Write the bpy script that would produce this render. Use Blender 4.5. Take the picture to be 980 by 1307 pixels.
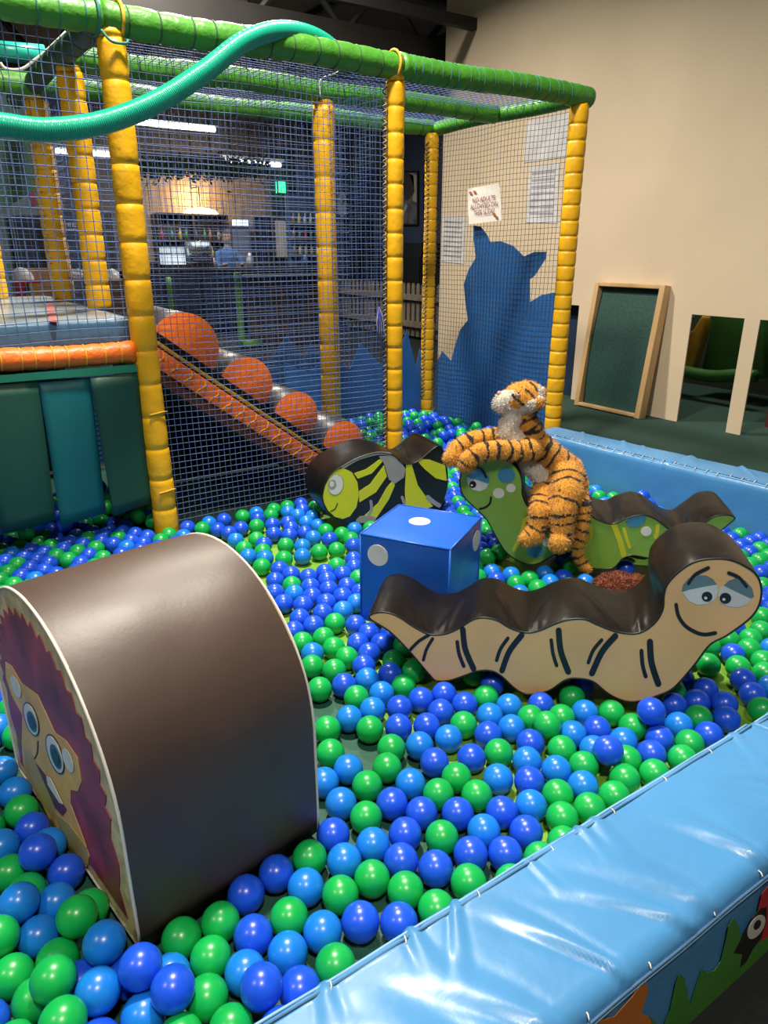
import bpy, bmesh, math, random
import numpy as np
from mathutils import Vector, noise
random.seed(7); np.random.seed(7)
for o in list(bpy.data.objects): bpy.data.objects.remove(o)
scn = bpy.context.scene
COL = scn.collection
# ------------------------------------------------------------------ camera
F = 906.0; PITCH = math.radians(20.2); YAW = math.radians(33.65); H = 1.40
CAM = np.array([0., 0., H])
FW = np.array([math.sin(YAW)*math.cos(PITCH), math.cos(YAW)*math.cos(PITCH), -math.sin(PITCH)])
RT = np.array([math.cos(YAW), -math.sin(YAW), 0.]); DN = np.cross(FW, RT)
cd = bpy.data.cameras.new('camera'); cam = bpy.data.objects.new('camera', cd); COL.objects.link(cam)
cd.sensor_fit = 'VERTICAL'; cd.sensor_height = 24.0; cd.lens = F/1307*24.0; cd.clip_end = 200
cam.location = CAM; cam.rotation_euler = (math.pi/2-PITCH, 0, -YAW)
scn.camera = cam
# ------------------------------------------------------------------ light and exposure
scn.view_settings.view_transform = 'Standard'; scn.view_settings.look = 'None'
scn.view_settings.gamma = 1.0; scn.view_settings.use_curve_mapping = False
scn.view_settings.exposure = 0.08
W = bpy.data.worlds.new('world'); scn.world = W; W.use_nodes = True
W.node_tree.nodes['Background'].inputs[0].default_value = (.5, .55, .6, 1)
W.node_tree.nodes['Background'].inputs[1].default_value = .05
def area(name, loc, size, power, col, tgt=None, sy=None, spread=180):
    l = bpy.data.lights.new(name, 'AREA'); l.energy = power; l.color = col; l.size = size; l.spread = math.radians(spread)
    if sy: l.shape = 'RECTANGLE'; l.size_y = sy
    o = bpy.data.objects.new(name, l); COL.objects.link(o); o.location = loc
    if tgt is not None:
        o.rotation_euler = (Vector(tgt)-Vector(loc)).to_track_quat('-Z', 'Y').to_euler()
    return o
WARM = (1.0, .90, .76)
area('pit_floodlight', (1.2, 2.5, 5.0), .40, 250, WARM, spread=142)
area('hall_floodlight', (-.1, -.9, 4.7), .45, 115, WARM, spread=150)
area('side_fill', (-2.6, 1.2, 4.2), .5, 62, WARM)  # unseen fill added on the left to light the lion face
area('rear_floodlight', (2.5, 5.75, 4.6), .35, 260, WARM, spread=146)
area('cafe_ceiling_light', (4.5, 12.0, 3.8), 2.0, 170, (1, .95, .9))
area('back_room_fill', (6.5, 4.3, 3.6), .6, 60, WARM)  # unseen fill added to brighten the space behind the wall openings

# ------------------------------------------------------------------ pixel helpers (a pixel is a direction; a plane gives the distance)
def ray(x, y): return RT*(x-490)/F + DN*(y-653.5)/F + FW
def atz(x, y, z): v = ray(x, y); return CAM+v*(z-H)/v[2]
def PX(x, y, X): v = ray(x, y); return CAM+v*X/v[0]
def PY(x, y, Y): v = ray(x, y); return CAM+v*Y/v[1]
def onpl(q, P, n): v = ray(*q); return CAM+v*((np.asarray(P)-CAM)@n)/(v@n)
def proj(P):
    v = np.atleast_2d(P)-CAM; z = v@FW
    return np.stack([490+F*(v@RT)/z, 653.5+F*(v@DN)/z], 1)
def unit(v): v = np.array(v, float); return v/np.linalg.norm(v)

# ------------------------------------------------------------------ materials
MATS = {}
def mat(name, col, rough=.5, var=.08, scale=6, bump=0, bscale=40, coat=0, metal=0, emit=None, estr=0, spec=.5, stretch=None, trans=0, sheen=0, bump2=0, b2scale=4):
    if name in MATS: return MATS[name]
    m = bpy.data.materials.new(name); m.use_nodes = True; nt = m.node_tree; N = nt.nodes; L = nt.links
    b = N['Principled BSDF']
    b.inputs['Roughness'].default_value = rough; b.inputs['Metallic'].default_value = metal
    b.inputs['Specular IOR Level'].default_value = spec
    b.inputs['Coat Weight'].default_value = coat; b.inputs['Coat Roughness'].default_value = .15
    b.inputs['Transmission Weight'].default_value = trans
    b.inputs['Sheen Weight'].default_value = sheen
    tc = N.new('ShaderNodeTexCoord'); mp = N.new('ShaderNodeMapping'); L.new(tc.outputs['Object'], mp.inputs[0])
    if stretch: mp.inputs['Scale'].default_value = stretch
    nz = N.new('ShaderNodeTexNoise'); nz.inputs['Scale'].default_value = scale; nz.inputs['Detail'].default_value = 4
    L.new(mp.outputs[0], nz.inputs[0])
    rp = N.new('ShaderNodeValToRGB'); L.new(nz.outputs[0], rp.inputs[0])
    c = np.array(col)
    rp.color_ramp.elements[0].color = (*np.clip(c*(1-var*2), 0, 1), 1); rp.color_ramp.elements[0].position = .3
    rp.color_ramp.elements[1].color = (*np.clip(c*(1+var), 0, 1), 1); rp.color_ramp.elements[1].position = .7
    L.new(rp.outputs[0], b.inputs['Base Color'])
    nrm = None
    for (bb, bs) in ((bump, bscale), (bump2, b2scale)):
        if bb:
            n2 = N.new('ShaderNodeTexNoise'); n2.inputs['Scale'].default_value = bs; n2.inputs['Detail'].default_value = 3
            L.new(mp.outputs[0], n2.inputs[0])
            bp = N.new('ShaderNodeBump'); bp.inputs['Strength'].default_value = 1; bp.inputs['Distance'].default_value = bb
            L.new(n2.outputs[0], bp.inputs['Height'])
            if nrm: L.new(nrm.outputs[0], bp.inputs['Normal'])
            nrm = bp
    if nrm: L.new(nrm.outputs[0], b.inputs['Normal'])
    if emit:
        b.inputs['Emission Color'].default_value = (*emit, 1); b.inputs['Emission Strength'].default_value = estr
    MATS[name] = m; return m
def attr_mat(name, rough=.9, bump=.004, bscale=220, sheen=.3):
    if name in MATS: return MATS[name]
    m = bpy.data.materials.new(name); m.use_nodes = True; N = m.node_tree.nodes; L = m.node_tree.links
    b = N['Principled BSDF']; b.inputs['Roughness'].default_value = rough; b.inputs['Sheen Weight'].default_value = sheen
    a = N.new('ShaderNodeAttribute'); a.attribute_name = 'Col'; 
    nz = N.new('ShaderNodeTexNoise'); nz.inputs['Scale'].default_value = 60
    tc = N.new('ShaderNodeTexCoord'); L.new(tc.outputs['Object'], nz.inputs[0])
    mx = N.new('ShaderNodeMix'); mx.data_type = 'RGBA'; mx.blend_type = 'MULTIPLY'; mx.inputs[0].default_value = .35
    L.new(a.outputs['Color'], mx.inputs[6]); L.new(nz.outputs[0], mx.inputs[7]); L.new(mx.outputs[2], b.inputs['Base Color'])
    n2 = N.new('ShaderNodeTexNoise'); n2.inputs['Scale'].default_value = bscale; L.new(tc.outputs['Object'], n2.inputs[0])
    bp = N.new('ShaderNodeBump'); bp.inputs['Distance'].default_value = bump; L.new(n2.outputs[0], bp.inputs['Height']); L.new(bp.outputs[0], b.inputs['Normal'])
    MATS[name] = m; return m
YEL = mat('yellow_vinyl', (.80, .43, .006), .42, .05, 5, .0006, 60, bump2=.006, b2scale=14)
GRN = mat('green_vinyl', (.062, .27, .024), .45, .08, 5, .002, 50, bump2=.010, b2scale=12)
ORG = mat('orange_vinyl', (.80, .16, .012), .45, .08, 6, .002, 40, bump2=.008, b2scale=18)
NET = mat('blue_net_cord', (.07, .125, .30), .8, .15, 30)
NETD = mat('dark_net_cord', (.03, .035, .06), .85, .1, 30)
CORD_T = mat('teal_cord', (.02, .20, .16), .7); CORD_Y = mat('yellow_cord', (.75, .40, .03), .7); CORD_W = mat('white_cord', (.6, .6, .58), .7); CORD_D = mat('dark_cord', (.03, .09, .04), .7)
SKY = mat('sky_blue_vinyl', (.062, .245, .52), .36, .05, 4, .0003, 70, coat=.1, bump2=.0035, b2scale=8)
BLKV = mat('black_vinyl', (.010, .0085, .008), .34, .1, 5, .0003, 60, spec=.18, bump2=.003, b2scale=9)
BRNV = mat('brown_vinyl', (.068, .044, .034), .45, .08, 5, .0002, 90, spec=.5, bump2=.003, b2scale=4)
BEIGE = mat('beige_vinyl', (.76, .47, .21), .42, .05, 5, .0003, 60, bump2=.003, b2scale=8)
CGRN = mat('leaf_green_vinyl', (.22, .42, .06), .42, .06, 5, .0003, 60, bump2=.003, b2scale=8)
CUBE = mat('cube_blue_vinyl', (.008, .11, .58), .36, .08, 5, .0003, 70, coat=.1, bump2=.003, b2scale=6)
INK = mat('black_print', (.012, .012, .014), .4); WHT = mat('white_print', (.72, .72, .70), .45)
BYEL = mat('bee_yellow_print', (.62, .66, .02), .42, .04); GREY = mat('grey_print', (.32, .32, .32), .5)
PIPE_W = mat('pale_piping', (.72, .68, .60), .5)

# ------------------------------------------------------------------ object helpers
def origin(o):
    v = np.zeros(3)
    while o is not None: v += np.array(o.location); o = o.parent
    return v
def tag(o, label=None, cat=None, group=None, kind=None):
    if label: o['label'] = label
    if cat: o['category'] = cat
    if group: o['group'] = group
    if kind: o['kind'] = kind
    return o
def thing(name, label, cat, loc, group=None):
    o = bpy.data.objects.new(name, None); COL.objects.link(o); o.location = Vector(loc); o.empty_display_size = .1
    return tag(o, label, cat, group)
def link(name, me, parent=None, loc=None):
    o = bpy.data.objects.new(name, me); COL.objects.link(o)
    if parent: o.parent = parent
    if loc is not None: o.location = Vector(loc)
    return o
def mk(name, V, Fc, m, parent=None, smooth=True, recalc=True, loc=None):
    V = np.asarray(V, float)
    if loc is None and parent is None: off = V.mean(0)*0
    else: off = origin(parent) if parent else np.zeros(3)
    if loc is not None: off = off+np.asarray(loc)
    me = bpy.data.meshes.new(name); me.from_pydata((V-off).tolist(), [], [list(map(int, f)) for f in Fc])
    if recalc:
        bm = bmesh.new(); bm.from_mesh(me); bmesh.ops.recalc_face_normals(bm, faces=bm.faces); bm.to_mesh(me); bm.free()
    me.materials.append(m)
    if smooth: me.shade_smooth()
    return link(name, me, parent, loc)
class MB:
    def __init__(s): s.v = []; s.f = []
    def add(s, V, Fc):
        n = len(s.v); s.v += [tuple(p) for p in V]; s.f += [[i+n for i in f] for f in Fc]; return s
    def box(s, a, b):
        (x0, y0, z0), (x1, y1, z1) = a, b
        return s.add([(x0,y0,z0),(x1,y0,z0),(x1,y1,z0),(x0,y1,z0),(x0,y0,z1),(x1,y0,z1),(x1,y1,z1),(x0,y1,z1)],
                     [(0,3,2,1),(4,5,6,7),(0,1,5,4),(1,2,6,5),(2,3,7,6),(3,0,4,7)])
    def obox(s, c, ax, ay, az):
        c, ax, ay, az = map(np.array, (c, ax, ay, az))
        V = [c+i*ax+j*ay+k*az for k in (-1, 1) for (i, j) in ((-1,-1),(1,-1),(1,1),(-1,1))]
        return s.add(V, [(0,3,2,1),(4,5,6,7),(0,1,5,4),(1,2,6,5),(2,3,7,6),(3,0,4,7)])
    def tube(s, pts, r, n=8, cap=True, closed=False):
        pts = np.asarray(pts, float); k = len(pts); r = np.full(k, r) if np.isscalar(r) else np.asarray(r)
        T = np.gradient(pts, axis=0)
        if closed: T = np.roll(pts, -1, 0)-np.roll(pts, 1, 0)
        T /= np.linalg.norm(T, axis=1)[:, None]+1e-12
        up = np.array([0, 0, 1.]) if abs(T[0][2]) < .9 else np.array([1., 0, 0])
        a = np.cross(T[0], up); a /= np.linalg.norm(a); V = []
        for i in range(k):
            a = a-T[i]*(a@T[i]); a /= np.linalg.norm(a)+1e-12; b = np.cross(T[i], a)
            for j in range(n):
                t = 2*math.pi*j/n; V.append(pts[i]+r[i]*(a*math.cos(t)+b*math.sin(t)))
        Fc = []
        for i in range(k if closed else k-1):
            for j in range(n):
                i2 = (i+1) % k
                Fc.append((i*n+j, i*n+(j+1) % n, i2*n+(j+1) % n, i2*n+j))
        if cap and not closed: Fc += [tuple(range(n))[::-1], tuple(range((k-1)*n, k*n))]
        return s.add(V, Fc)
    def prism(s, front, back):
        n = len(front); return s.add(list(front)+list(back), [tuple(range(n))[::-1], tuple(range(n, 2*n))]+[(i, (i+1) % n, n+(i+1) % n, n+i) for i in range(n)])
    def build(s, name, m, parent=None, smooth=False, loc=None): return mk(name, s.v, s.f, m, parent, smooth, True, loc)
def bevel(o, w, seg=3):
    md = o.modifiers.new('bevel', 'BEVEL'); md.width = w; md.segments = seg; md.limit_method = 'ANGLE'; o.data.shade_smooth(); return o
def spline(pts, k=5, closed=False):
    P = np.asarray(pts, float); n = len(P); out = []
    R = range(n) if closed else range(n-1)
    for i in R:
        g = (lambda j: P[j % n]) if closed else (lambda j: P[min(max(j, 0), n-1)])
        a, b, c, d = g(i-1), g(i), g(i+1), g(i+2)
        for t in np.arange(k)/k:
            out.append(.5*(2*b+(c-a)*t+(2*a-5*b+4*c-d)*t*t+(3*b-a-3*c+d)*t**3))
    if not closed: out.append(P[-1])
    return np.array(out)
def sub(me_or_pts, T): pass
# px decals on a plane
def T_(pts, ox, oy, s): return [(ox+x/s, oy+y/s) for (x, y) in pts]
def ell(cx, cy, rx, ry, rot=0, n=28):
    c, s = math.cos(rot), math.sin(rot)
    return [(cx+rx*math.cos(t)*c-ry*math.sin(t)*s, cy+rx*math.cos(t)*s+ry*math.sin(t)*c) for t in np.linspace(0, 2*math.pi, n, endpoint=False)]
def stroke(pts, w, k=6):
    P = spline(pts, k); T = np.gradient(P, axis=0); T /= np.linalg.norm(T, axis=1)[:, None]
    Nn = np.stack([-T[:, 1], T[:, 0]], 1); h = w/2
    L = list(P+Nn*h); R = list(P-Nn*h)
    def cap(c, d): 
        a0 = math.atan2(d[1], d[0]); return [c+h*np.array([math.cos(a0+t), math.sin(a0+t)]) for t in np.linspace(math.pi/2, -math.pi/2, 7)[1:-1]]
    return [tuple(p) for p in L+cap(P[-1], T[-1])+R[::-1]+[c for c in cap(P[0], -T[0])]]
def decal(name, px, P, n, m, parent, off=.002, thick=.0015):
    n = np.asarray(n, float)
    Q = np.asarray(P, float)-n*off
    fr = [onpl(q, Q, n) for q in px]; bk = [p+n*thick for p in fr]
    b = MB(); b.prism(fr, bk); return b.build(name, m, parent)

# ================================================================== SETTING
def structure(o): o['kind'] = 'structure'; return o
CARPET = mat('dark_carpet', (.006, .008, .010), .95, .2, 60, .004, 300)
DKGRN = mat('dark_green_carpet', (.014, .055, .042), .95, .15, 50, .003, 300)
structure(MB().box((-5, -5, -.06), (10.5, 16.2, -.004)).build('floor', CARPET))
o = MB().box((3.55, 1.0, -.004), (7.4, 5.3, .0)).build('floor_carpet', DKGRN); structure(o)
LIME = mat('lime_mat', (.16, .36, .03), .55, .1, 5, .001, 80); DKM = mat('deep_green_mat', (.012, .085, .055), .6, .1, 5, .001, 80)
structure(MB().box((1.02, .755, -.004), (3.8, 3.36, .0)).build('floor_mat_lime', LIME)); structure(MB().box((1.02, 3.36, -.004), (3.8, 5.0, .0)).build('floor_mat_shaded', mat('bay_mat_shaded', (.006, .025, .016), .7)))  # bay mat colour darkened to carry the shade under the ramp
structure(MB().box((-1.2, .755, -.004), (1.02, 5.0, .0)).build('floor_mat_green', DKM))
CREAM = mat('cream_paint', (.66, .55, .40), .62, .035, 1.3, .0015, 9, bump2=.0006, b2scale=120)
XW = 5.5
m1 = [PX(882, 401, XW), PX(949, 406, XW)]
OP = [(4.87, 5.25, .0, .905), (3.195, 3.655, .0, .908), (2.55, 3.07, .0, .906)]   # three child-size openings in the cream wall
b = MB(); ys = [-5, 2.55, 3.07, 3.195, 3.655, 4.87, 5.25, 7.06]
for i in range(7):
    y0, y1 = ys[i], ys[i+1]; hole = any(abs(y0-a) < .01 for (a, *_ ) in OP)
    b.box((XW, y0, .906 if hole else 0), (XW+.012 if hole else XW+.012, y1, 6.3))
o = b.build('wall_right', CREAM); structure(o)
b = MB(); b.box((XW+.012, 5.3, 0), (XW+.2, 7.06, 6.3)); b.box((XW+.012, -5, 1.0), (XW+.2, 5.3, 6.3)); structure(b.build('wall_right_core', CREAM))
MAROON = mat('maroon_panel', (.10, .006, .012), .6); NAVYP = mat('navy_panel', (.012, .03, .07), .6)
structure(MB().box((5.95, 2.2, 0), (6.0, 3.12, 1.0)).build('wall_recess_maroon', MAROON))
structure(MB().box((5.62, 4.7, 0), (5.68, 5.3, 1.0)).build('wall_recess_navy', NAVYP))
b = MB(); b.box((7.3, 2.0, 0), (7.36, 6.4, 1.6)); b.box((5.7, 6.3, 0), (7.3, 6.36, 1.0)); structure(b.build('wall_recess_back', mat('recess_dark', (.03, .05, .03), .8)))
DARKB = mat('dark_blue_paint', (.035, .055, .10), .7, .1, 2)
structure(MB().box((9.2, 4.0, 0), (9.35, 16.0, 4.2)).build('wall_far_right', DARKB))
structure(MB().box((5.7, 6.9, 0), (9.3, 7.06, 4.2)).build('wall_return', DARKB))
BACKW = mat('cafe_wall', (.16, .14, .13), .8, .15, 2)
structure(MB().box((-5, 15.5, 0), (10, 15.65, 4.2)).build('wall_back', BACKW))
structure(MB().box((-5.1, -5, 0), (-5, 16, 6.3)).build('wall_left', mat('left_wall', (.35, .33, .30), .8)))
structure(MB().box((-5, -5.1, 0), (6, -5, 6.3)).build('wall_front', mat('front_wall', (.35, .33, .30), .8)))
CEIL = mat('ceiling_panel', (.16, .145, .14), .8, .08, 2); STEEL = mat('dark_steel', (.02, .019, .02), .5)
b = MB(); cz_ = [(-5, 6.2), (6.1, 6.2), (7.1, 4.2), (16, 4.2)]
b.prism([(-5.1, y, z) for y, z in cz_]+[(-5.1, y, z+.1) for y, z in cz_[::-1]], [(10, y, z) for y, z in cz_]+[(10, y, z+.1) for y, z in cz_[::-1]]); structure(b.build('ceiling', CEIL))
# roof steel
def trim(nm, b, m=STEEL): return structure(b.build(nm, m))
b = MB(); b.box((-5, 6.55, 3.52), (5.58, 6.63, 3.62)); trim('trim_1', b)
b = MB(); b.box((-5, 7.25, 3.36), (5.72, 7.45, 3.58)); trim('trim_2', b)
b = MB(); b.box((-5, 7.3, 3.95), (9.2, 7.4, 4.1)); trim('trim_3', b)
for i in range(9):
    x = -1.6+i*1.0
    b = MB(); b.tube([(x, 7.35, 3.5), (x+.5, 7.35, 4.02)], .035, 6); b.tube([(x+.5, 7.35, 4.02), (x+1., 7.35, 3.5)], .035, 6); trim('trim_web', b)
b = MB(); b.box((-5, 10.2, 3.3), (9.2, 10.35, 3.5)); trim('trim_4', b)
b = MB(); b.box((-5, 10.2, 4.0), (9.2, 10.3, 4.15)); trim('trim_5', b)
for i in range(8):
    x = 0+i*1.0
    b = MB(); b.tube([(x, 10.28, 3.45), (x+.5, 10.28, 4.05)], .04, 6); b.tube([(x+.5, 10.28, 4.05), (x+1., 10.28, 3.45)], .04, 6); trim('trim_web', b)
for x in (1.0, 3.0, 5.0, 7.0):
    b = MB(); b.box((x, 7.2, 4.12), (x+.06, 15.5, 4.2)); trim('trim_purlin', b)

# ================================================================== PLAY FRAME
YF, YM, YB = 3.5, 4.25, 5.0
ZT = 2.30
frame = thing('soft_play_structure', 'soft play frame of yellow padded posts, green padded beams and blue netting', 'play frame', (2.0, 4.25, 0))
def post(x, y, z0, z1, r, seg, wob=.004):
    n = max(2, int(round((z1-z0)/seg))); pts = []; rr = []
    ph = random.random()*6
    for i in range(n):
        a = z0+(z1-z0)*i/n; bz = z0+(z1-z0)*(i+1)/n
        for t, k in ((0, .90), (.035, .975), (.2, 1.005), (.5, 1.02), (.8, 1.0), (.965, .975)):
            z = a+(bz-a)*t; pts.append((x+wob*math.sin(3*z+ph), y+wob*math.cos(2.3*z+ph), z)); rr.append(r*k*(1+.02*math.sin(7*i+ph)))
    pts.append((x, y, z1)); rr.append(r*.8)
    p = MB().tube(pts, rr, 20).build('post', YEL, frame, True)
    c = MB().tube([(x+.62*r*math.cos(t), y+.62*r*math.sin(t), z1+.008) for t in np.linspace(0, 2*math.pi, 14, endpoint=False)], r*.36, 8, closed=True).build('post_collar', YEL, p, True)
    return p
POSTS = [(.963, YF, 0, 2.235, .060, .155), (2.40, YF, 0, 2.235, .050, .125), (3.79, YF, 0, 2.235, .058, .092), (2.40, 4.27, 0, 2.235, .066, .20),
         (3.76, 4.97, 0, 2.235, .052, .085), (.95, YM, 1.10, 2.235, .062, .13), (.92, 5.05, 1.10, 2.235, .068, .13), (.60, 5.55, 1.10, 2.235, .060, .12)]
PO = [post(*a) for a in POSTS]
def ring(c, axis, r, rad=.004, n=18):
    axis = unit(axis); a = unit(np.cross(axis, (0, 0, 1) if abs(axis[2]) < .9 else (1, 0, 0))); bb = np.cross(axis, a)
    return [np.array(c)+r*(a*math.cos(t)+bb*math.sin(t)) for t in np.linspace(0, 2*math.pi, n, endpoint=False)]
def beam(p0, p1, r, m, cords, cm, name='beam', sag=.0, crad=.004):
    p0 = np.array(p0, float); p1 = np.array(p1, float); d = p1-p0; L = np.linalg.norm(d); n = max(6, int(L/.03)); pts = []; rr = []
    cs = sorted(cords)
    for i in range(n+1):
        s = L*i/n; near = min([abs(s-c) for c in cs]+[9])
        pts.append(p0+d*i/n+np.array([0, 0, -.006*math.sin(5*s)])); rr.append(r*(1-.10*math.exp(-(near/.018)**2))*(1+.015*math.sin(11*s)))
    o = MB().tube(pts, rr, 18).build(name, m, frame, True)
    base = None
    for c in cs:
        ce = p0+d*c/L+np.array([0, 0, -.006*math.sin(5*c)])
        if base is None:
            q = MB().tube(ring((0, 0, 0), d, r*.94), crad, 5, closed=True); V = np.array(q.v)+origin(o)
            base = mk('cord', V, q.f, cm, o); base.location = Vector(ce-origin(o))
        else:
            k = base.copy(); COL.objects.link(k); k.parent = o; k.location = Vector(ce-origin(o))
    return o
jit = lambda a, b, st: [x+random.uniform(-.02, .02) for x in np.arange(a, b, st)]
beam((-.9, YF, ZT), (.93, YF, ZT), .062, GRN, jit(.1, 1.8, .105), CORD_T, crad=.003)
beam((.93, YF, ZT), (2.42, YF, ZT), .062, GRN, jit(.12, 1.45, .125), CORD_D)
beam((2.42, YF, ZT), (3.865, YF, ZT), .064, GRN, jit(.06, 1.43, .062), CORD_T, crad=.0025)
beam((.9, YM, ZT), (3.76, YM, ZT), .058, GRN, jit(.1, 2.8, .15), CORD_D)
beam((.5, YB, ZT), (3.78, YB, ZT), .056, GRN, jit(.1, 3.2, .17), CORD_D)
beam((3.81, YF+.05, ZT), (3.80, YB+.05, ZT), .052, GRN, jit(.05, 1.45, .075), CORD_T, crad=.0025)
beam((.93, YF+.05, ZT), (.9, 5.6, ZT), .052, mat('tarp_green', (.012, .06, .045), .6), jit(.1, 2.0, .16), CORD_D)
beam((-.9, YF, .965), (.905, YF, .955), .052, ORG, jit(.1, 1.8, .075), CORD_Y, 'guard_rail', crad=.0032)
# big tie straps at the front post tops
for (x, m) in ((.91, CORD_T), (1.005, CORD_Y), (2.385, CORD_Y)):
    MB().tube(ring((x, YF, ZT), (1, .05, 0), .068), .0075, 6, closed=True).build('tie_strap', m, frame, True)
MB().tube(spline([(.915, 3.44, 2.24), (.94, 3.425, 2.205), (.97, 3.43, 2.20), (1.01, 3.435, 2.205), (1.02, 3.45, 2.22)], 4), .006, 6).build('tie_strap', CORD_T, frame, True)
# ---- netting
def fbm(x, y, s): return noise.noise(Vector((x*s, y*s, s*3.7)))
def net(name, O, U, V, w, h, sp=.042, rad=.0021, m=NET, wob=.010, parent=None, keep=None):
    O, U, V = np.array(O, float), unit(U), unit(V); Nn = np.cross(U, V); b = MB()
    def P(a, c):
        return O+U*(a+wob*.8*fbm(a+9, c, 2.2))+V*(c+wob*1.2*fbm(a, c+5, 2.0))+Nn*wob*1.6*fbm(a-4, c-8, 1.3)
    def strand(pts):
        if len(pts) > 1: b.tube(pts, rad, 3, cap=False)
    for dirn in (0, 1):
        A, B = (w, h) if dirn == 0 else (h, w)
        for a in np.arange(sp*.5, A, sp):
            run = []
            for c in list(np.arange(0, B, sp*1.5))+[B]:
                q = (a, c) if dirn == 0 else (c, a)
                if keep is None or keep(*q): run.append(P(*q))
                else: strand(run); run = []
            strand(run)
    o = b.build(name, m, parent or frame); return o
net('front_net', (.99, YF, .06), (1, 0, 0), (0, 0, 1), 1.40, 2.18, .031, .0016)
net('front_net', (-.35, YF, 1.00), (1, 0, 0), (0, 0, 1), 1.30, 1.25)
net('side_net', (3.785, 3.53, .05), (0, 1, 0), (0, 0, 1), 1.42, 2.20, .036, .0016, NETD, .014)
net('inner_net', (2.40, 3.53, .05), (0, 1, 0), (0, 0, 1), .72, 2.19, .034, .0016)
net('back_net', (.55, YB, .05), (1, 0, 0), (0, 0, 1), 2.45, 2.2, .034, .0015)
net('roof_net', (.95, YF+.02, ZT+.01), (1, 0, 0), (0, 1, 0), 2.83, 1.48, .045, .002)
net('inner_net', (.95, YM, 1.1), (0, 1, 0), (0, 0, 1), .78, 1.15)
def lace(x, y, z0, z1, r, m, turns, dx=0, rad=.0035):
    t = np.linspace(0, 1, int(turns*10)); b = MB()
    pts = [(x+dx+r*math.cos(2*math.pi*turns*u), y+r*math.sin(2*math.pi*turns*u), z0+(z1-z0)*u) for u in t]
    b.tube(pts, rad, 5); return b.build('lacing', m, frame, True)
lace(2.332, YF-.004, .1, 2.2, .012, NETD, 50, 0, .003); lace(2.330, YF-.006, .15, 2.15, .009, mat('tan_cord', (.45, .36, .22), .8), 70, 0, .0028)
lace(3.715, 4.96, .2, 2.2, .018, NETD, 60); lace(3.70, 4.95, .2, 2.2, .012, mat('tan_cord', (.45, .36, .22), .8), 60, 0, .003)
lace(3.80, 4.93, .2, 2.2, .016, NETD, 60)
# little yellow knots on the front-left post
for z in (.26, .66):
    MB().tube(spline([(.93, 3.437, z-.004), (.965, 3.433, z), (1.0, 3.44, z+.004), (1.022, 3.46, z-.002)], 4), .004, 6).build('knot', CORD_Y, PO[0], True)
# ---- blue vinyl cut-outs on the nets (cat shape, grass)
CATB = mat('cat_blue_vinyl', (.02, .12, .36), .5, .08, 4, .001, 60, bump2=.003, b2scale=6)
s5 = 3.267
catpx = T_([(405,25),(435,30),(465,70),(475,95),(520,92),(570,110),(615,155),(660,135),(710,135),(705,165),(660,235),(640,250),(640,345),(690,315),(740,305),(790,312)], 480, 280, s5)
catbot = T_([(245,790),(250,600),(275,550),(312,590),(330,520),(350,460),(382,420),(372,350),(365,270),(385,210),(415,160),(405,80)], 480, 280, s5)
XC = 3.80
cat3 = [PX(x, y, XC) for (x, y) in catpx]+[np.array([XC, 3.53, 1.30]), np.array([XC, 3.53, .02]), np.array([XC, 4.95, .02])]+[PX(x, y, XC) for (x, y) in catbot]
cat3 = [np.array([XC, min(max(p[1], 3.53), 4.95), max(p[2], .02)]) for p in cat3]
o = MB().prism(cat3, [p+np.array([.004, 0, 0]) for p in cat3]).build('cat_panel', CATB, frame); o['label'] = 'blue vinyl cut-out of a sitting cat sewn to the side net'
grass = [(2.42, .02), (3.74, .02), (3.74, .45), (3.70, .62), (3.66, .46), (3.56, .78), (3.47, .56), (3.40, .66), (3.30, .5), (3.1, .7), (3.0, .5), (2.8, .62), (2.6, .5), (2.42, .6)]
g3 = [np.array([x, YB, z]) for x, z in grass]; MB().prism(g3, [p+np.array([0, .004, 0]) for p in g3]).build('grass_panel', CATB, frame)
g3 = [np.array([x, YB+.01, z]) for x, z in [(.6, .02), (2.75, .02), (2.75, .56), (2.66, .74), (2.58, .6), (2.45, .8), (2.3, .62), (2.1, .66), (1.9, .62), (.6, .62)]]
MB().prism(g3, [p+np.array([0, .004, 0]) for p in g3]).build('grass_panel', mat('navy_vinyl', (.012, .055, .16), .5), frame)
# ---- raised deck, flaps
DECK = mat('deck_vinyl', (.30, .36, .40), .22, .06, 3, .0006, 50); DECKB = mat('deck_edge_blue', (.08, .20, .34), .45, .08, 5, .002, 30, bump2=.006, b2scale=12)
o = MB().box((-1.0, 3.60, 1.02), (.93, 5.75, 1.10)).build('deck', DECK, frame); bevel(o, .015)
o = MB().box((-1.0, 3.555, .985), (.94, 3.598, 1.096)).build('deck_edge', DECKB, frame); bevel(o, .014)
o = MB().box((.932, 3.60, .985), (.955, 5.75, 1.095)).build('deck_edge', DECKB, frame); bevel(o, .010)
st = [atz(x, y, 1.102) for (x, y) in ((59, 387), (68, 387), (73, 411), (63, 411))]
MB().prism(st, [p+np.array([0, 0, .001]) for p in st]).build('deck_stripe', mat('pink_tape', (.7, .25, .25), .3), frame)
FL1 = mat('flap_green', (.007, .062, .042), .5, .06, 4, .002, 9); FL2 = mat('flap_teal', (.004, .13, .155), .5, .06, 4, .002, 9)
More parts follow.
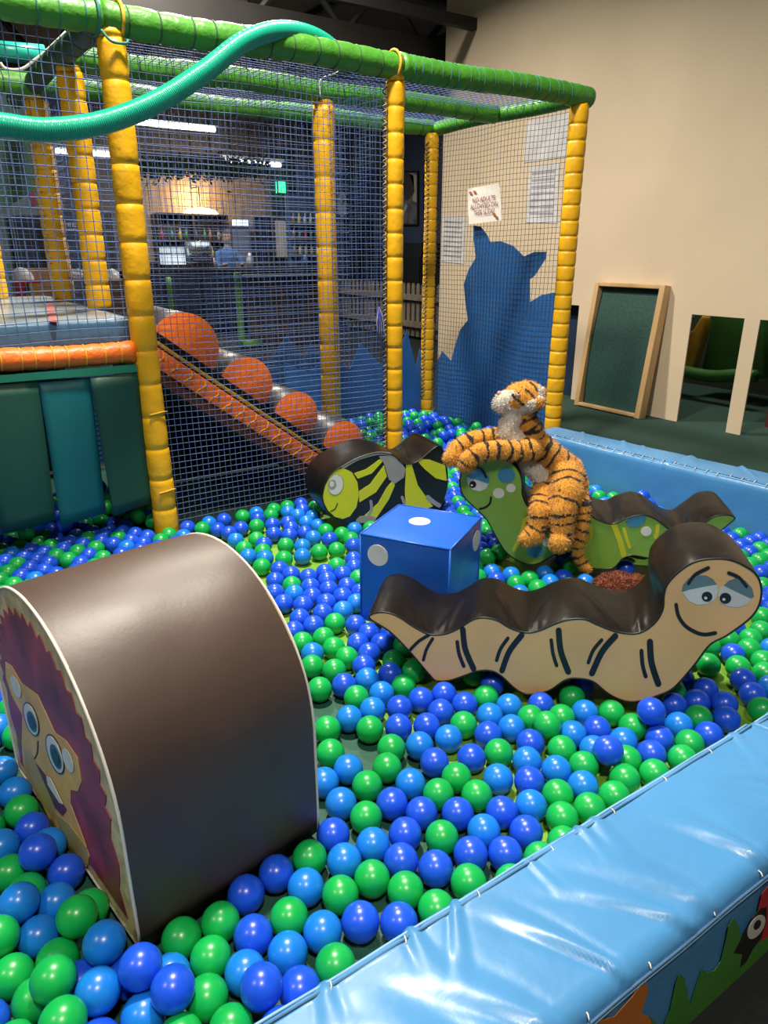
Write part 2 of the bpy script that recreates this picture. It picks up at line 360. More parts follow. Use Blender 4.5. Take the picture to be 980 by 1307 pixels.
def flap(px, m, Y, k):
    P = [PY(x, y, Y) for (x, y) in T_(px, 0, 360, 2.3333)]; a, b_, c, d = P; V = []; n = 12; w = 6
    for i in range(n+1):
        for j in range(w+1):
            p = (a*(1-j/w)+b_*(j/w))*(1-i/n)+(d*(1-j/w)+c*(j/w))*(i/n)
            p = p+np.array([0, -.02*(i/n)*math.sin(j/w*3.1+k)-.008*math.sin(4*i/n+k), 0]); V.append(p)
    Fc = [(i*(w+1)+j, i*(w+1)+j+1, (i+1)*(w+1)+j+1, (i+1)*(w+1)+j) for i in range(n) for j in range(w)]
    o = mk('entry_flap', V, Fc, m, frame); md = o.modifiers.new('solid', 'SOLIDIFY'); md.thickness = .006
flap([(-150, 312), (112, 298), (167, 708), (10, 752)], FL1, 3.47, 0)
flap([(-300, 320), (-150, 312), (22, 750), (-160, 790)], FL2, 3.485, .5)
flap([(113, 300), (267, 284), (320, 690), (182, 724)], FL2, 3.485, 1)
flap([(268, 285), (408, 265), (456, 664), (338, 694)], FL1, 3.47, 2)
hp = [PY(x, y, 3.46) for (x, y) in T_([(-300, 303), (406, 245), (408, 268), (-300, 325)], 0, 360, 2.3333)]
MB().prism(hp, [p+np.array([0, .012, 0]) for p in hp]).build('flap_header', mat('header_green', (.01, .17, .11), .5), frame)
# dark inner box walls below the deck
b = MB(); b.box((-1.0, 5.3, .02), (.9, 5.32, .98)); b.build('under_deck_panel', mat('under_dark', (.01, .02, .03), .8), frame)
# ---- dark green tarp hanging at the back of the left bay with a white rope
tp = [(-30, 85), (0, 84), (25, 92), (45, 82), (60, 66), (84, 44), (122, 48), (122, 92), (60, 102), (32, 112), (42, 185), (47, 240), (14, 262), (-30, 290)]
t3 = [PY(x, y, 5.75) for (x, y) in tp]
MB().prism(t3, [p+np.array([0, .005, 0]) for p in t3]).build('tarp', mat('tarp_green', (.012, .06, .045), .6), frame)
MB().tube(spline([PY(x, y, 5.72) for (x, y) in ((0, 80), (8, 88), (28, 88), (45, 76), (60, 64), (84, 41))], 4), .010, 6).build('rope', CORD_W, frame, True)
MB().tube([PY(-30, 63, 5.9), PY(57, 70, 5.9)], .06, 14).build('teal_tube', mat('teal_gloss', (.02, .42, .34), .3), frame, True)
MB().tube(spline([PY(x, y, 4.2) for (x, y) in ((409, 125), (409, 102), (425, 95), (440, 88), (458, 87))], 4), .004, 5).build('rope', CORD_W, frame, True)
# ---- roller ramp behind the front net
ramp = thing('roller_ramp', 'padded climbing ramp with orange ended grey rolls behind the netting', 'ramp', (1.5, 3.95, 0))
pa, pb = PY(202, 432, 3.62), PY(418, 578, 3.62)
pa = np.array([pa[0], 3.62, pa[2]]); pb = np.array([pb[0], 3.62, pb[2]])
dv = unit(pb-pa); up = np.array([-dv[2], 0, dv[0]]); up = up if up[2] > 0 else -up
Lr = np.linalg.norm(pb-pa)
def slab(o0, o1, y0, y1, nm, m, ext=.05):
    b = MB(); c = (pa+pb)/2+up*(o0+o1)/2; c[1] = (y0+y1)/2
    b.obox(c, dv*(Lr/2+ext), np.array([0, (y1-y0)/2, 0]), up*(o1-o0)/2); return bevel(b.build(nm, m, ramp), .006)
slab(-.012, .022, 3.60, 3.66, 'side_board', BLKV)
slab(-.034, -.014, 3.59, 3.65, 'yellow_strip', mat('dull_yellow', (.40, .25, .01), .5)); slab(-.042, -.034, 3.592, 3.65, 'side_board', BLKV)
slab(-.13, -.042, 3.575, 3.66, 'side_pad', ORG); slab(-.19, -.13, 3.60, 3.66, 'lower_pad', mat('dark_orange_vinyl', (.16, .035, .008), .5))
for k in range(14):
    c = pa+dv*(Lr*(k+.5)/14)
    MB().tube(spline([c+up*-.05+np.array([0, -.052, 0]), c+up*-.075+np.array([0, -.056, 0])+dv*.012, c+up*-.11+np.array([0, -.056, 0])-dv*.008, c+up*-.14+np.array([0, -.04, 0])], 3), .0035, 5).build('lacing', CORD_Y, ramp, True)
slab(-.20, -.13, 3.66, 4.32, 'base_panel', mat('ramp_under', (.02, .025, .03), .7))
q_ = [(1.0, 4.34, .02), (2.05, 4.34, .02), (1.98, 4.34, .12), (1.0, 4.34, .86)]; MB().prism([np.array(p) for p in q_], [np.array(p)+np.array([0, .02, 0]) for p in q_]).build('under_ramp_shade', mat('ramp_shade_black', (.008, .010, .016), .8), ramp)  # near-black sheet added to paint in the shade below the ramp
slab(-.13, -.02, 3.66, 4.32, 'bed', BLKV)
ROLLT = mat('roll_grey_vinyl', (.045, .042, .048), .35, .05, 5, .001, 60)
for (px, py, r) in ((236, 446, .185), (315, 492, .155), (378, 531, .142), (438, 566, .14)):
    c = PY(px, py, 3.68); y0, y1 = 3.68, 4.30; n = 36
    rg = [(math.cos(t), math.sin(t)) for t in np.linspace(0, 2*math.pi, n, endpoint=False)]
    b = MB(); A = [(c[0]+r*x, y0+.004, c[2]+r*z) for x, z in rg]; B = [(c[0]+r*x, y1, c[2]+r*z) for x, z in rg]
    b.prism(A, B); roll = b.build('roll', ROLLT, ramp, True)
    # quilted end disc: ribbed, slightly domed
    V = []; Fc = []; K = 9
    for i in range(K+1):
        for (x, z) in rg:
            q = i/K; dome = .03*(1-q*q); V.append((c[0]+r*x*q, y0-dome, c[2]+r*z*q))
    for i in range(K):
        for j in range(n): Fc.append((i*n+j, i*n+(j+1) % n, (i+1)*n+(j+1) % n, (i+1)*n+j))
    mk('roll_end', V, Fc, ORG, roll)
# ---- green corrugated hose
hp = [PY(-40, 156, 2.95), PY(0, 160, 3.0), PY(60, 166, 3.06), PY(130, 157, 3.14), PY(200, 130, 3.22), PY(260, 92, 3.30), PY(310, 54, 3.38), PY(350, 40, 3.45), PY(390, 43, 3.55), PY(422, 60, 3.68), PY(440, 84, 3.8)]
hs = spline(hp, 60); dl = np.r_[0, np.cumsum(np.linalg.norm(np.diff(hs, axis=0), axis=1))]
S = np.arange(0, dl[-1], .0022); hs = np.stack([np.interp(S, dl, hs[:, i]) for i in range(3)], 1)
rr = .040+.0020*np.sin(2*np.pi*S/.0095)
o = MB().tube(hs, rr, 18).build('flexible_hose', mat('hose_green', (.01, .36, .24), .28, .04, coat=.2), None, True)
tag(o, 'teal green ribbed flexible hose looped over the top beam', 'hose')

# ================================================================== PIT BORDERS
def border(name, label, p0, p1, wid, hgt, nfold, seed, res=.0105, nt=26):
    """padded vinyl wall from p0 to p1 (outer bottom edge line), width to its left side"""
    rnd = random.Random(seed)
    p0 = np.array([*p0, 0.]); p1 = np.array([*p1, 0.]); d = p1-p0; L = np.linalg.norm(d); d /= L; w = np.array([-d[1], d[0], 0])
    th = thing(name, label, 'pit border', (p0+p1)/2+w*wid/2)
    r = .035; prof = [(0, .0, 0, -1)]
    for z in np.linspace(.03, hgt-r, 7): prof.append((0, z, -1, 0))
    for t in np.linspace(0, math.pi/2, 5)[1:]: prof.append((r-r*math.cos(t), hgt-r+r*math.sin(t), -math.cos(t), math.sin(t)))
    for x in np.linspace(r, wid-r, nt)[1:]: prof.append((x, hgt, 0, 1))
    for t in np.linspace(0, math.pi/2, 5)[1:]: prof.append((wid-r+r*math.sin(t), hgt-r+r*math.cos(t), math.sin(t), math.cos(t)))
    for z in np.linspace(hgt-r, .03, 7)[1:]: prof.append((wid, z, 1, 0))
    prof.append((wid, 0, 0, -1))
    n = int(L/res); folds = []
    for k in range(nfold):
        s0 = L*(k+rnd.uniform(.2, .8))/nfold
        folds.append((s0, rnd.uniform(-.28, -.06), rnd.uniform(.014, .030), rnd.uniform(.007, .016), rnd.uniform(.0, .35), rnd.uniform(.6, 1.05), 0))
        if rnd.random() < .6: folds.append((s0+rnd.uniform(-.03, .05), rnd.uniform(-.2, .05), rnd.uniform(.01, .022), rnd.uniform(.004, .010), rnd.uniform(.4, .6), 1.0, 1))
    m_ = len(prof); V = []
    for i in range(n+1):
        s = L*i/n
        for (a, z, na, nz_) in prof:
            q = a/wid; h = 0
            if nz_ > .3:
                for (s0, sl, sg, am, q0, q1, ty) in folds:
                    if ty == 0: wgt = max(0, 1-q/q1); cen = s0+sl*q; sig = sg*(.6+1.4*q)
                    else: wgt = max(0, (q-q0)/(1-q0)); cen = s0+sl*(1-q); sig = sg*(.6+1.4*(1-q))
                    e = (s-cen)/sig
                    if abs(e) < 3.2: h += am*wgt*(math.exp(-e*e)*(1.0)-.35*math.exp(-(abs(e)-1.5)**2*3))
                h *= nz_
                h += .006*math.sin(math.pi*min(1, max(0, q)))*nz_
            h += .003*noise.noise(Vector((s*5, a*9, z*9+seed)))
            V.append(p0+d*s+w*(a+na*h)+np.array([0, 0, z+nz_*h]))
    Fc = [(i*m_+j, i*m_+j+1, (i+1)*m_+j+1, (i+1)*m_+j) for i in range(n) for j in range(m_-1)]
    Fc += [tuple(range(m_)), tuple(range(n*m_, (n+1)*m_))]
    mk('vinyl_cover', V, Fc, SKY, th)
    # seams: outer flap edge and inner seam cord
    sl = mat('seam_pale', (.20, .42, .66), .5); sd = mat('seam_dark', (.04, .11, .22), .6)
    for (a, z, rad, m) in ((-.004, hgt-.030, .0025, sl), (-.004, hgt-.022, .003, sd), (wid-.030, hgt+.0015, .0022, sd), (wid-.018, hgt-.003, .0028, sl)):
        pts = [p0+d*s+w*a+np.array([0, 0, z+.0015*math.sin(s*23)]) for s in np.linspace(.01, L-.01, int(L/.04))]
        MB().tube(pts, rad, 5).build('seam', m, th, True)
    base = None
    for s in np.arange(.08, L-.05, .17):
        for (a, z) in ((.004, hgt-.016), (wid-.032, hgt+.002)):
            ss = s+rnd.uniform(-.03, .03); P = p0+d*ss+w*a+np.array([0, 0, z])
            MB().tube([P-d*.004-w*.006, P+np.array([0, 0, .002]), P+d*.003+w*.009], .0016, 5).build('stitch', CORD_W, th, True)
    return th, p0, d, w
FB, *_ = border('front_border', 'sky blue padded pit wall with animal print beside the dark floor', (-.9, .466), (1.60, .466), .29, .28, 17, 3, .0055, 44)
border('front_border', 'sky blue padded pit wall section continuing beyond the corner fold', (1.605, .460), (3.9, .460), .29, .28, 14, 5)
RB, rp0, rd, rw = border('side_border', 'sky blue laced padded pit wall beside the dark green carpet', (3.81, .80), (3.545, 3.22), .265, .30, 9, 8)
for s in np.arange(.3, 2.35, .062):
    P = rp0+rd*s+rw*(.235+random.uniform(-.012, .012))+np.array([0, 0, .304])
    MB().tube([P-rw*.016, P+np.array([0, 0, .004]), P+rw*.020+np.array([0, 0, -.006])], .0022, 5).build('stitch', CORD_W, RB, True)
# print on the outer face of the front border
Yp = .466; nrm = np.array([0, 1., 0]); Pp = np.array([0, Yp, 0])
def bdec(nm, pts, m, off): decal(nm, T_(pts, 740, 1080, 4.083), Pp, nrm, m, FB, off, .001)
bdec('orange_print', [(40,955),(65,925),(180,890),(270,790),(345,690),(355,760),(320,870),(385,905),(400,960)], mat('print_orange', (.50, .16, .02), .5), .004)
bdec('grass_print', [(430,960),(470,860),(500,720),(520,665),(545,690),(560,760),(575,830),(610,720),(640,640),(660,660),(700,650),(735,600),(760,500),(775,420),(800,375),(830,420),(850,560),(1000,440),(1000,620),(540,990),(400,990),(360,880)], mat('print_green', (.05, .22, .03), .5), .0045)
bdec('red_print', [(930,330),(950,250),(985,205),(1060,200),(1060,430),(930,500)], mat('print_red', (.5, .02, .03), .5), .005)
bdec('black_print', [(805,555),(850,470),(900,375),(940,325),(975,318),(970,400),(945,480),(900,540),(870,600),(838,632),(850,560)], INK, .0058)
bdec('eye', ell(920, 422, 34, 70, .55), WHT if False else mat('print_white', (.6, .6, .55), .5), .0066)
bdec('eye_pupil', ell(926, 410, 15, 27, .5), INK, .0074)

# ================================================================== FOAM BLOCKS
def block(name, label, px, P, u, t, facem, sidem, pipem, k=6):
    u = unit((u[0], u[1], 0)); n = np.array([-u[1], u[0], 0]); 
    if n@FW < 0: n = -n
    P = np.array(P, float)
    out = spline(px, k, True); fr = np.array([onpl(q, P, n) for q in out]); fr[:, 2] = np.maximum(fr[:, 2], .004)
    th = thing(name, label, 'foam block', (*(fr.mean(0)+n*t/2)[:2], 0))
    cen = fr.mean(0); m_ = len(fr); K = 18; V = []
    nx = np.roll(fr, -1, 0)-np.roll(fr, 1, 0); nrm_ = np.cross(nx, n); nrm_ /= np.linalg.norm(nrm_, axis=1)[:, None]+1e-9
    ar = np.sum([(fr[i]@u)*fr[(i+1) % m_][2]-(fr[(i+1) % m_]@u)*fr[i][2] for i in range(m_)])
    sgn = 1 if ((fr[np.argmax(fr[:, 2])]-cen)@nrm_[np.argmax(fr[:, 2])]) > 0 else -1
    zt = fr[:, 2]; valleys = [((fr[j]-P)@u, zt[j]) for j in range(m_) if zt[j] == min(zt[(j+k_) % m_] for k_ in range(-9, 10)) and nrm_[j][2]*sgn > .8]
    for i in range(K+1):
        q = i/K
        for j in range(m_):
            s = j/m_*40
            h = .006*math.sin(math.pi*q)**.5+.005*noise.noise(Vector((fr[j]@u*9, q*2.2, fr[j][2]*9)))*math.sin(math.pi*q)
            for (sv, zv) in valleys:
                for (sh, sk, am) in ((-.02, -.16, .016), (.015, .10, .010), (.045, .05, .010)):
                    if fr[j][2] > zv-.05:
                        e = ((fr[j]-P)@u-(sv+sh+sk*q))/(.007+.012*q)
                        if abs(e) < 3: h += am*math.exp(-e*e)*max(0, .8-q)*min(1, q*8)
            V.append(fr[j]+n*t*q+nrm_[j]*sgn*h)
    Fc = [(i*m_+j, i*m_+(j+1) % m_, (i+1)*m_+(j+1) % m_, (i+1)*m_+j) for i in range(K) for j in range(m_)]
    mk('cover', V, Fc, sidem, th)
    inn = fr-n*.0005
    mk('face_panel', inn, [tuple(range(m_))], facem, th, False)
    mk('back_panel', fr+n*t, [tuple(range(m_))], facem, th, False)
    MB().tube(fr-n*.001, .003, 6, closed=True).build('piping', pipem, th, True)
    return th, P, u, n
# ---- beige caterpillar
cpx = T_([(40,240),(75,215),(130,218),(180,240),(240,280),(310,313),(380,310),(440,285),(500,248),(550,238),(610,250),(670,285),(740,305),(800,295),(870,265),(930,247)], 460, 720, 3.5) + \
      T_([(160,665),(220,690),(300,720),(380,730),(430,715),(480,675),(510,620),(515,560),(530,510),(580,455),(650,410),(730,395),(810,400),(880,430),(930,470),(950,530),(940,600),(900,660),(800,735),(720,780),(650,870),(560,970),(490,1005),(410,1030),(340,1030),(270,1000),(200,945),(140,930),(80,935)], 700, 600, 3.5) + \
      T_([(850,560),(800,575),(740,580),(690,555),(630,500),(580,475),(520,478),(470,495),(400,518),(340,520),(310,495),(220,390),(130,300)], 460, 720, 3.5)
P0 = atz(570, 868, .07); P1 = atz(812, 894, .07)
bc, bP, bu, bn = block('caterpillar_block', 'black topped beige caterpillar foam block with sleepy smiling face', cpx, P0, P1-P0, .295, BEIGE, BLKV, INK)
def z3(p): return T_(p, 700, 600, 3.5)
def z4(p): return T_(p, 460, 720, 3.5)
def D(nm, px, m, off=.002): decal(nm, px, bP, bn, m, bc, off)
LID = mat('eyelid_print', (.13, .22, .26), .5); EYEW = mat('eye_white_print', (.62, .66, .68), .5)
D('eye', z3([(598,545),(640,530),(700,518),(752,510),(757,540),(745,575),(710,598),(665,602),(625,585)]), EYEW, .0022)
D('eyelid', z3([(594,542),(600,515),(625,485),(665,470),(705,472),(735,488),(752,512),(700,520),(640,532)]), LID, .0026)
D('eye', z3([(757,560),(765,530),(785,515),(840,545),(905,575),(885,600),(845,614),(800,608),(765,590)]), EYEW, .0022)
D('eyelid', z3([(783,516),(805,495),(840,483),(880,495),(910,530),(918,565),(905,573),(840,545)]), LID, .0026)
D('pupil', z3(ell(708, 566, 24, 22)), INK, .0034); D('pupil', z3(ell(790, 573, 26, 24)), INK, .0034)
D('glint', z3(ell(702, 572, 7, 6)), WHT, .0042); D('glint', z3(ell(783, 578, 7, 6)), WHT, .0042)
D('brow', stroke(z3([(625,507),(655,468),(714,437)]), 4.2), INK, .0034); D('brow', stroke(z3([(805,460),(850,480),(884,520)]), 4.2), INK, .0034)
D('mouth', stroke(z3([(570,602),(580,650),(610,695),(660,726),(700,735),(745,728)]), 4.6), INK)
for (pts, w) in (([(305,317),(260,345),(222,383)], 4), ([(322,334),(295,380),(281,428)], 4), ([(432,348),(440,400),(461,456)], 4.5), ([(457,293),(468,380),(505,468)], 7.2), ([(658,332),(625,380),(608,430)], 4.5),
                 ([(720,318),(665,390),(632,476)], 7.2), ([(852,340),(860,400),(876,453)], 4.5), ([(885,297),(895,390),(928,481)], 7.6)): D('stripe', stroke(z4(pts), w), INK)
for (pts, w) in (([(237,760),(200,805),(178,860)], 4.5), ([(298,742),(240,810),(194,908)], 7.8), ([(415,808),(420,870),(434,922)], 5), ([(453,768),(460,860),(490,955)], 8)): D('stripe', stroke(z3(pts), w), INK)
# ---- green caterpillar
def z8(p): return T_(p, 550, 470, 4.261)
gpx = z8([(158,640),(160,590),(195,545),(235,515),(280,500),(340,490),(420,505),(475,555),(495,620),(497,690),(530,755),(590,775),(660,745),(720,730),(780,750),(850,790),(915,828)]) + \
      z3([(290,240),(350,215),(420,200),(480,220),(540,265),(610,290),(670,255),(740,208),(800,200),(832,214),(800,245),(745,290),(690,350),(620,400),(560,420),(500,405),(425,388),(370,380),(330,395),(290,435),(230,440),(180,430)]) + \
      z8([(800,1010),(720,1000),(660,1020),(600,1055),(540,1065),(470,1045),(400,990),(340,890),(300,820),(230,750),(180,700)])
G0 = atz(680, 720, .07); GU = (.725, -.689)
gc, gP, gu, gn = block('caterpillar_block', 'black topped green caterpillar foam block with blue spots under the plush tiger', gpx, G0, GU, .32, CGRN, BLKV, INK)
def DG(nm, px, m, off=.002): decal(nm, px, gP, gn, m, gc, off)
SPB = mat('blue_spot_print', (.05, .25, .42), .45); LINEY = mat('yellow_line_print', (.62, .60, .03), .45)
DG('eye', z8([(195,590),(235,600),(290,622),(312,628),(300,655),(265,670),(225,660),(200,630)]), EYEW, .0022)
DG('eyelid', z8([(195,590),(205,565),(240,552),(285,560),(315,590),(318,618),(308,628),(265,612)]), SPB, .0026)
DG('pupil', z8(ell(227, 632, 19, 19)), INK, .0034); DG('glint', z8(ell(222, 637, 6, 5)), WHT, .004)
DG('brow', stroke(z8([(235,535),(275,550),(300,593)]), 3), INK, .0034); DG('mouth', stroke(z8([(326,702),(320,735),(295,757),(265,766)]), 2.6), INK)
DG('spot', z8(ell(410, 583, 48, 42)), SPB); DG('spot', z8(ell(368, 680, 31, 28)), WHT); DG('spot', z8(ell(434, 652, 26, 23)), WHT); DG('spot', z8(ell(566, 995, 48, 36)), SPB); DG('spot', z8(ell(640, 945, 40, 26)), WHT)
DG('stripe', stroke(z8([(512,825),(490,910),(452,988)]), 5.5), LINEY); DG('stripe', stroke(z8([(876,865),(862,920),(840,965)]), 4), LINEY); DG('stripe', stroke(z8([(855,820),(850,870)]), 3), LINEY)
DG('stripe', stroke(z3([(293,248),(320,320),(336,380)]), 7), LINEY); DG('stripe', stroke(z3([(337,265),(350,310),(362,345)]), 4), LINEY); DG('stripe', stroke(z3([(192,255),(185,300),(168,332)]), 4.5), LINEY); DG('stripe', stroke(z3([(488,250),(485,280),(478,300)]), 5), LINEY)
DG('spot', z3([(340,232),(370,210),(425,202),(438,210),(430,235),(400,255),(365,255)]), SPB); DG('spot', z3(ell(436, 274, 24, 21)), WHT)
# ---- bee
def z7(p): return T_(p, 370, 520, 3.92)
beepx = z7([(163,440),(180,370),(215,325),(270,290),(340,255),(430,228),(515,240),(560,278),(610,282),(650,262),(745,192),(775,255),(787,330),(785,400),(765,470),(735,520),(660,545),(580,560),(500,575),(420,582),(340,588),(270,592),(215,560),(175,505)])
beeP = atz(439, 670, .06)
bee, eP, eu, en = block('bee_block', 'black and yellow striped bee foam block with big eye against the net', beepx, beeP, (.979, -.202), .31, INK, BLKV, INK)
def DB(nm, px, m, off=.002): decal(nm, px, eP, en, m, bee, off)
DB('head', z7([(165,445),(175,395),(200,345),(235,312),(270,305),(310,325),(338,375),(345,440),(332,500),(300,545),(265,558),(225,548),(190,515),(172,480)]), BYEL, .002)
DB('eye', z7(ell(229, 388, 40, 54, .2)), GREY, .0028); DB('eye_white', z7(ell(229, 388, 36, 50, .2)), WHT, .0034); DB('iris', z7(ell(212, 386, 20, 25, .2)), GREY, .004); DB('pupil', z7(ell(210, 384, 11, 15)), WHT, .0046)
DB('mouth', stroke(z7([(203,520),(225,508),(238,480)]), 1.1), INK, .003)
DB('stripe', z7([(320,330),(380,310),(460,252),(468,265),(410,330),(340,357)]), BYEL, .002)
DB('stripe', z7([(345,420),(400,385),(470,290),(485,345),(430,425),(348,475)]), BYEL, .002)
DB('stripe', z7([(375,540),(440,480),(485,400),(515,365),(525,390),(495,460),(435,550),(380,570)]), BYEL, .002)
DB('stripe', z7([(582,282),(608,282),(640,390),(715,495),(690,505),(580,505),(575,420)]), BYEL, .002)
DB('stripe', z7([(655,258),(700,262),(776,290),(785,368),(730,355),(675,310),(640,272)]), BYEL, .002)
DB('wing', z7([(445,245),(515,240),(555,275),(580,310),(570,350),(525,382),(495,360),(470,280)]), GREY, .0026)
DB('wing_edge', stroke(z7([(265,300),(340,258),(430,232),(500,232)]), 4), GREY, .0026)
DB('foot', z7([(330,565),(350,545),(400,540),(432,552),(425,575),(335,580)]), GREY, .0026); DB('foot', z7(stroke([(405,470),(408,510),(395,535)], 14)), GREY, .0026)
DB('foot', z7(stroke([(562,450),(572,480)], 14)), GREY, .0026); DB('foot', z7(stroke([(690,450),(720,475),(745,490)], 22)), GREY, .0026)
# ---- blue dice cube
c4 = [atz(*q, .41) for q in ((460.6, 679.4), (574, 701), (613.6, 660), (509, 645))]
cc = sum(c4)/4; cu = unit(((c4[1]-c4[0])+(c4[2]-c4[3]))*[1, 1, 0]); cv = np.array([-cu[1], cu[0], 0]); hs_ = .178
cube = thing('dice_block', 'royal blue foam dice cube with white dots behind the beige caterpillar', 'foam block', (cc[0], cc[1], .0))
z0c = .052; V = []; K = 14; Fc = []; 
def cubeface(o0, a, b_, nr):
    base = len(V)
    for i in range(K+1):
        for j in range(K+1):
            s, t = i/K*2-1, j/K*2-1
            edge = (1-s**4)*(1-t**4); p = o0+a*s+b_*t+nr*(.006*edge+.003*noise.noise(Vector((s*2, t*2, base*.1)))*edge); V.append(p)
    for i in range(K):
        for j in range(K): Fc.append((base+i*(K+1)+j, base+(i+1)*(K+1)+j, base+(i+1)*(K+1)+j+1, base+i*(K+1)+j+1))
cz = np.array([0, 0, 1.]); cm_ = np.array([cc[0], cc[1], z0c+hs_])
for nm, o0, a, b_, nr in (('top_face', cm_+cz*hs_, cu*hs_, cv*hs_, cz), ('side_face', cm_-cv*hs_, cu*hs_, cz*hs_, -cv), ('side_face', cm_+cu*hs_, cv*hs_, cz*hs_, cu), ('side_face', cm_+cv*hs_, cu*hs_, cz*hs_, cv), ('side_face', cm_-cu*hs_, cv*hs_, cz*hs_, -cu), ('bottom_face', cm_-cz*hs_, cu*hs_, cv*hs_, -cz)):
    V = []; Fc = []; cubeface(o0, a, b_, nr); mk(nm, V, Fc, CUBE, cube)
for sx in (-1, 1):
    for sy in (-1, 1):
        MB().tube([cm_+cu*hs_*sx+cv*hs_*sy-cz*hs_, cm_+cu*hs_*sx+cv*hs_*sy+cz*hs_], .004, 6).build('piping', CUBE, cube, True)
        MB().tube([cm_+cu*hs_*sx+cz*hs_*sy-cv*hs_, cm_+cu*hs_*sx+cz*hs_*sy+cv*hs_], .004, 6).build('piping', CUBE, cube, True)
        MB().tube([cm_+cv*hs_*sx+cz*hs_*sy-cu*hs_, cm_+cv*hs_*sx+cz*hs_*sy+cu*hs_], .004, 6).build('piping', CUBE, cube, True)
def dot(c, a, b_, nr, r=.042):
    pts = [c+nr*.0078+r*(a*math.cos(t)+b_*math.sin(t)) for t in np.linspace(0, 2*math.pi, 30, endpoint=False)]
    MB().prism(pts, [p-nr*.003 for p in pts]).build('dot', WHT, cube)
dot(cm_+cz*hs_-cu*.02+cv*.02, cu, cv, cz)
dl_ = onpl(z7([(443, 737)])[0], cm_-cv*hs_, cv); a = (dl_-cm_)@cu; bz = (dl_-cm_)@cz
dl2 = onpl(z7([(443, 737)])[0], cm_-cu*hs_, cu)
fl = min((cm_-cv*hs_, cv, cu), (cm_-cu*hs_, cu, cv), key=lambda q: -abs(1) if ((q[0]-CAM)@q[1]) > 0 else 9)
dot(onpl(z7([(443, 737)])[0], *fl[:2]), fl[2], cz, -fl[1])
dot(onpl(z7([(925, 665)])[0], cm_+cu*hs_, cu), cv, cz, cu)
# ---- lion arch block
LA = atz(178, 1200, .06); LA[2] = 0; ax = unit((1, .17, 0)); av = np.array([-ax[1], ax[0], 0]); LL = .47; LW = .76; LH = .71; zb = .035
def arch(w, h, z0=zb, inset=0, n=40):
    R = w/2-inset; hs2 = h-w/2; pts = []
    pts.append((w/2-R, z0+inset)); 
    for z in np.linspace(z0+inset+.05, hs2, 5): pts.append((w/2-R, z))
    for t in np.linspace(0, math.pi, n)[1:-1]: pts.append((w/2-R*math.cos(t), hs2+(h-hs2-inset)*math.sin(t)))
    for z in np.linspace(hs2, z0+inset+.05, 5): pts.append((w/2+R, z))
    pts.append((w/2+R, z0+inset)); return pts
lion = thing('lion_block', 'large brown arched foam block with a lion face printed on its end', 'foam block', (*(LA+ax*LL/2+av*LW/2)[:2], 0))
prof = arch(LW, LH); m_ = len(prof); K = 16; V = []
for i in range(K+1):
    q = i/K
    for (s, z) in prof:
        h = .005*math.sin(math.pi*q)**.5+.004*noise.noise(Vector((s*5, q*3, z*5)))
        rr_ = np.array([s-LW/2, z-.3]); rr_ /= np.linalg.norm(rr_)
        V.append(LA+ax*LL*q+av*(s+rr_[0]*h)+np.array([0, 0, z+rr_[1]*h]))
Fc = [(i*m_+j, i*m_+(j+1) % m_, (i+1)*m_+(j+1) % m_, (i+1)*m_+j) for i in range(K) for j in range(m_)]
mk('cover', V, Fc, BRNV, lion)
def lp(pts, o): return [LA-ax*o+av*s+np.array([0, 0, z]) for s, z in pts]
RIM = mat('lion_rim', (.62, .50, .26), .5, .2, 30); MANE = mat('lion_mane', (.30, .035, .06), .5, .3, 9); FACE = mat('lion_face', (.70, .43, .10), .5, .12, 8)
MB().prism(lp(arch(LW, LH), .0), lp(arch(LW, LH), -.004)).build('end_panel', RIM, lion)
MB().prism(lp(arch(LW, LH), -LL), lp(arch(LW, LH), -LL+.004)).build('end_panel', RIM, lion)
for o_ in (.0, -LL): MB().tube(lp(arch(LW, LH), o_), .0035, 6, closed=True).build('piping', PIPE_W, lion, True)
ip = arch(LW, LH, zb, .045, 60); jag = [((s-LW/2)*k+LW/2, .33+(z-.33)*k) for i, (s, z) in enumerate(ip) for k in ((1.0 if i % 3 == 0 else .93 if i % 3 == 1 else .97),)]
MB().prism(lp(jag, .002), lp(jag, .0005)).build('mane_print', MANE, lion)
def zl(p): return T_(p, 0, 740, 2.723)
def DL(nm, px, m, off): decal(nm, zl(px), LA, ax, m, lion, off, .0008)
DL('face_print', [(18,285),(40,300),(75,360),(130,400),(190,530),(230,560),(270,620),(283,700),(270,735),(245,730),(245,780),(290,900),(310,960),(300,1000),(270,980),(200,880),(170,830),(100,700),(80,640),(75,560),(78,470),(60,440),(40,400),(20,340)], FACE, .003)
DL('muzzle_print', [(80,580),(110,600),(160,680),(190,790),(190,835),(130,760),(90,660)], mat('lion_muzzle', (.42, .34, .12), .5), .004)
DL('beard_print', [(190,810),(240,850),(300,930),(308,990),(280,985),(215,890)], mat('lion_beard', (.40, .34, .08), .5), .004)
DL('mouth_print', [(125,640),(160,680),(230,800),(215,820),(190,790)], mat('lion_mouth', (.10, .015, .04), .5), .005)
DL('tooth_print', [(160,682),(175,690),(218,780),(205,775),(165,712)], WHT, .006)
for (cx, cy, rx, ry, rt) in ((107, 485, 22, 62, -.30), (190, 607, 24, 74, -.32)):
    DL('eye_outline', ell(cx, cy, rx, ry, rt), INK, .005); DL('eye', ell(cx, cy, rx*.86, ry*.92, rt), WHT, .006); DL('iris', ell(cx+3, cy+8, rx*.6, ry*.62, rt), mat('lion_iris', (.02, .10, .09), .4), .007); DL('pupil', ell(cx+2, cy+12, rx*.4, ry*.42, rt), INK, .008)
DL('ear_print', ell(54, 372, 13, 40, -.35), WHT, .005); DL('ear_print', ell(235, 628, 14, 44, -.35), WHT, .005)
